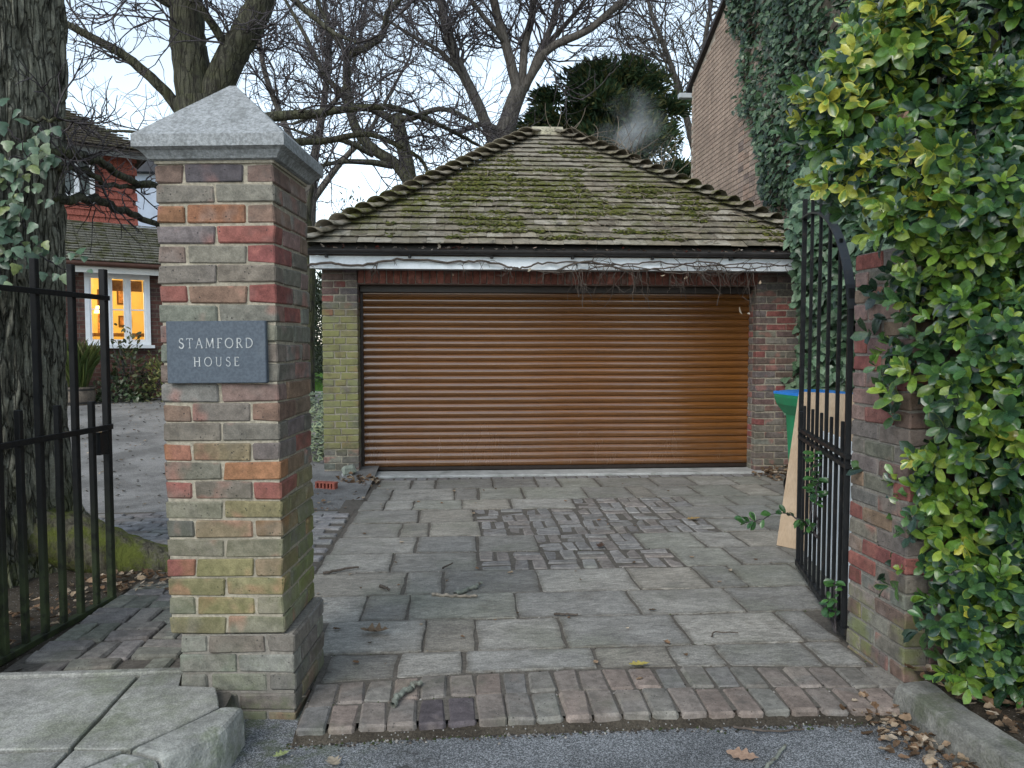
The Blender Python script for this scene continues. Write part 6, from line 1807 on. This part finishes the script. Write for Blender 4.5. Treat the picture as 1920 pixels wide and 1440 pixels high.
oak_leaf((.985, 2.55, -.034), .115, R(-35), "fallen_leaf", "large pinkish-brown fallen leaf lying on the asphalt", (.36, .24, .17))
oak_leaf((1.86, 5.93, .014), .13, R(15), "fallen_leaf", "orange and cream fallen leaf on the far slabs beside the brick patch", (.36, .24, .10))
oak_leaf((.78, 3.225, .012), .095, R(5), "fallen_leaf", "yellow fallen leaf on the edge of the edging bricks", (.46, .38, .11))
oak_leaf((-.40, 3.66, .02), .15, R(-10), "fallen_leaf", "curled brown leaf on the slab near the lettered pillar", (.20, .14, .09), .5)
oak_leaf((.97, 5.16, .014), .10, R(70), "fallen_leaf", "dark curled leaf in the middle of the brick patch", (.09, .055, .04), .4)
oak_leaf((-.75, 4.12, .014), .085, R(0), "fallen_leaf", "pale dry leaf on the slab beside the pillar's mossy side", (.36, .33, .28))
oak_leaf((-.43, 2.60, -.034), .085, R(-60), "fallen_leaf", "pale crumpled leaf on the asphalt below the pillar's plinth", (.33, .28, .21), .4)
oak_leaf((-.62, 2.66, -.03), .06, R(30), "fallen_leaf", "small greenish leaf at the end of the granite kerb", (.26, .30, .13), .3)
def twig(pts, r, label, mat=None, kids=0):
    P = smooth_path(pts, 6, r * .3, int(abs(pts[0][0]) * 1000)); tb = Tubes(); tb.add(P, (r, r * .7), 7); rgk = np.random.default_rng(int(r * 1e5) + len(pts))
    e = tb.build("fallen_twig", mat or M_VINE); tag(e, label, "twig", "single fallen twigs")
    return e
M_LICH = mat_plain("lichen twig", (.19, .20, .165), .35, 30, .9, .5, 160, second=(.09, .075, .06))
twig([(-.255, 2.905, .016), (-.23, 2.99, .02), (-.19, 3.06, .02), (-.155, 3.10, .018)], .013, "grey lichened stick lying across the edging bricks", M_LICH)
twig([(-.02, 4.20, .016), (.05, 4.28, .02), (.13, 4.38, .022)], .014, "stubby green-grey stick on the middle slabs", M_LICH)
twig([(-.15, 4.22, .012), (.0, 4.18, .014), (.10, 4.17, .012)], .010, "broken pale stick lying beside the stubby stick", mat_plain("broken wood", (.27, .23, .18), .35, 30))
twig([(-.82, 4.66, .012), (-.72, 4.72, .016), (-.62, 4.76, .014)], .009, "dark straight twig on the slab behind the lettered pillar")
twig([(-.10, 4.72, .010), (-.04, 4.82, .014)], .006, "short dark twig pointing up the drive before the brick patch")
twig([(-.45, 4.40, .010), (-.42, 4.34, .014), (-.39, 4.32, .01)], .009, "short knobbly twig on the slab left of the stubby stick")
twig([(.80, 2.44, -.036), (.98, 2.43, -.034), (1.06, 2.49, -.03), (1.16, 2.60, -.032)], .008, "long bent mossy twig lying on the asphalt beside the large leaf", M_LICH)
twig([(1.20, 3.52, .008), (1.23, 3.56, .012), (1.34, 3.55, .01)], .004, "thin bent black twig on the slab nearest the open gate")
twig([(.49, 3.87, .01), (.53, 3.86, .012), (.61, 3.855, .01)], .007, "dark twig lying along a joint in the middle of the drive")
twig([(1.02, 2.74, -.03), (1.15, 2.70, -.03), (1.28, 2.71, -.034)], .005, "brown twig lying against the edging bricks by the leaf drift")

# ================================================================== drifting chimney smoke behind the roof
sm = MB().box(2.1, 4.15, 14.0, 15.8, 3.2, 7.0).build("smoke", None)
m = bpy.data.materials.new("smoke"); m.use_nodes = True; nt = m.node_tree; nt.nodes.clear()
out = nt.nodes.new("ShaderNodeOutputMaterial"); pv = nt.nodes.new("ShaderNodeVolumePrincipled")
pv.inputs["Color"].default_value = (.93, .96, .98, 1)
gg = nt.nodes.new("ShaderNodeTexNoise"); gg.inputs["Scale"].default_value = 1.1; gg.inputs["Detail"].default_value = 4; gg.inputs["Distortion"].default_value = 1.6
tcn = nt.nodes.new("ShaderNodeTexCoord"); nt.links.new(tcn.outputs["Object"], gg.inputs["Vector"])
mr = nt.nodes.new("ShaderNodeMapRange"); mr.inputs[1].default_value = .46; mr.inputs[2].default_value = .80; mr.inputs[3].default_value = 0; mr.inputs[4].default_value = 1.0
nt.links.new(gg.outputs[0], mr.inputs[0])
# fade towards the edges of its box so that no face shows
gen = nt.nodes.new("ShaderNodeVectorMath"); gen.operation = 'SUBTRACT'; nt.links.new(tcn.outputs["Generated"], gen.inputs[0]); gen.inputs[1].default_value = (.62, .5, .34)
ln = nt.nodes.new("ShaderNodeVectorMath"); ln.operation = 'LENGTH'; nt.links.new(gen.outputs[0], ln.inputs[0])
m2 = nt.nodes.new("ShaderNodeMapRange"); m2.inputs[1].default_value = .18; m2.inputs[2].default_value = .5; m2.inputs[3].default_value = 1.1; m2.inputs[4].default_value = 0
nt.links.new(ln.outputs["Value"], m2.inputs[0])
mu = nt.nodes.new("ShaderNodeMath"); mu.operation = 'MULTIPLY'; nt.links.new(mr.outputs[0], mu.inputs[0]); nt.links.new(m2.outputs[0], mu.inputs[1])
nt.links.new(mu.outputs[0], pv.inputs["Density"]); nt.links.new(pv.outputs[0], out.inputs["Volume"])
sm.data.materials.append(m); tag(sm, "thin bluish smoke drifting in front of the evergreen behind the roof", "smoke", kind="stuff")
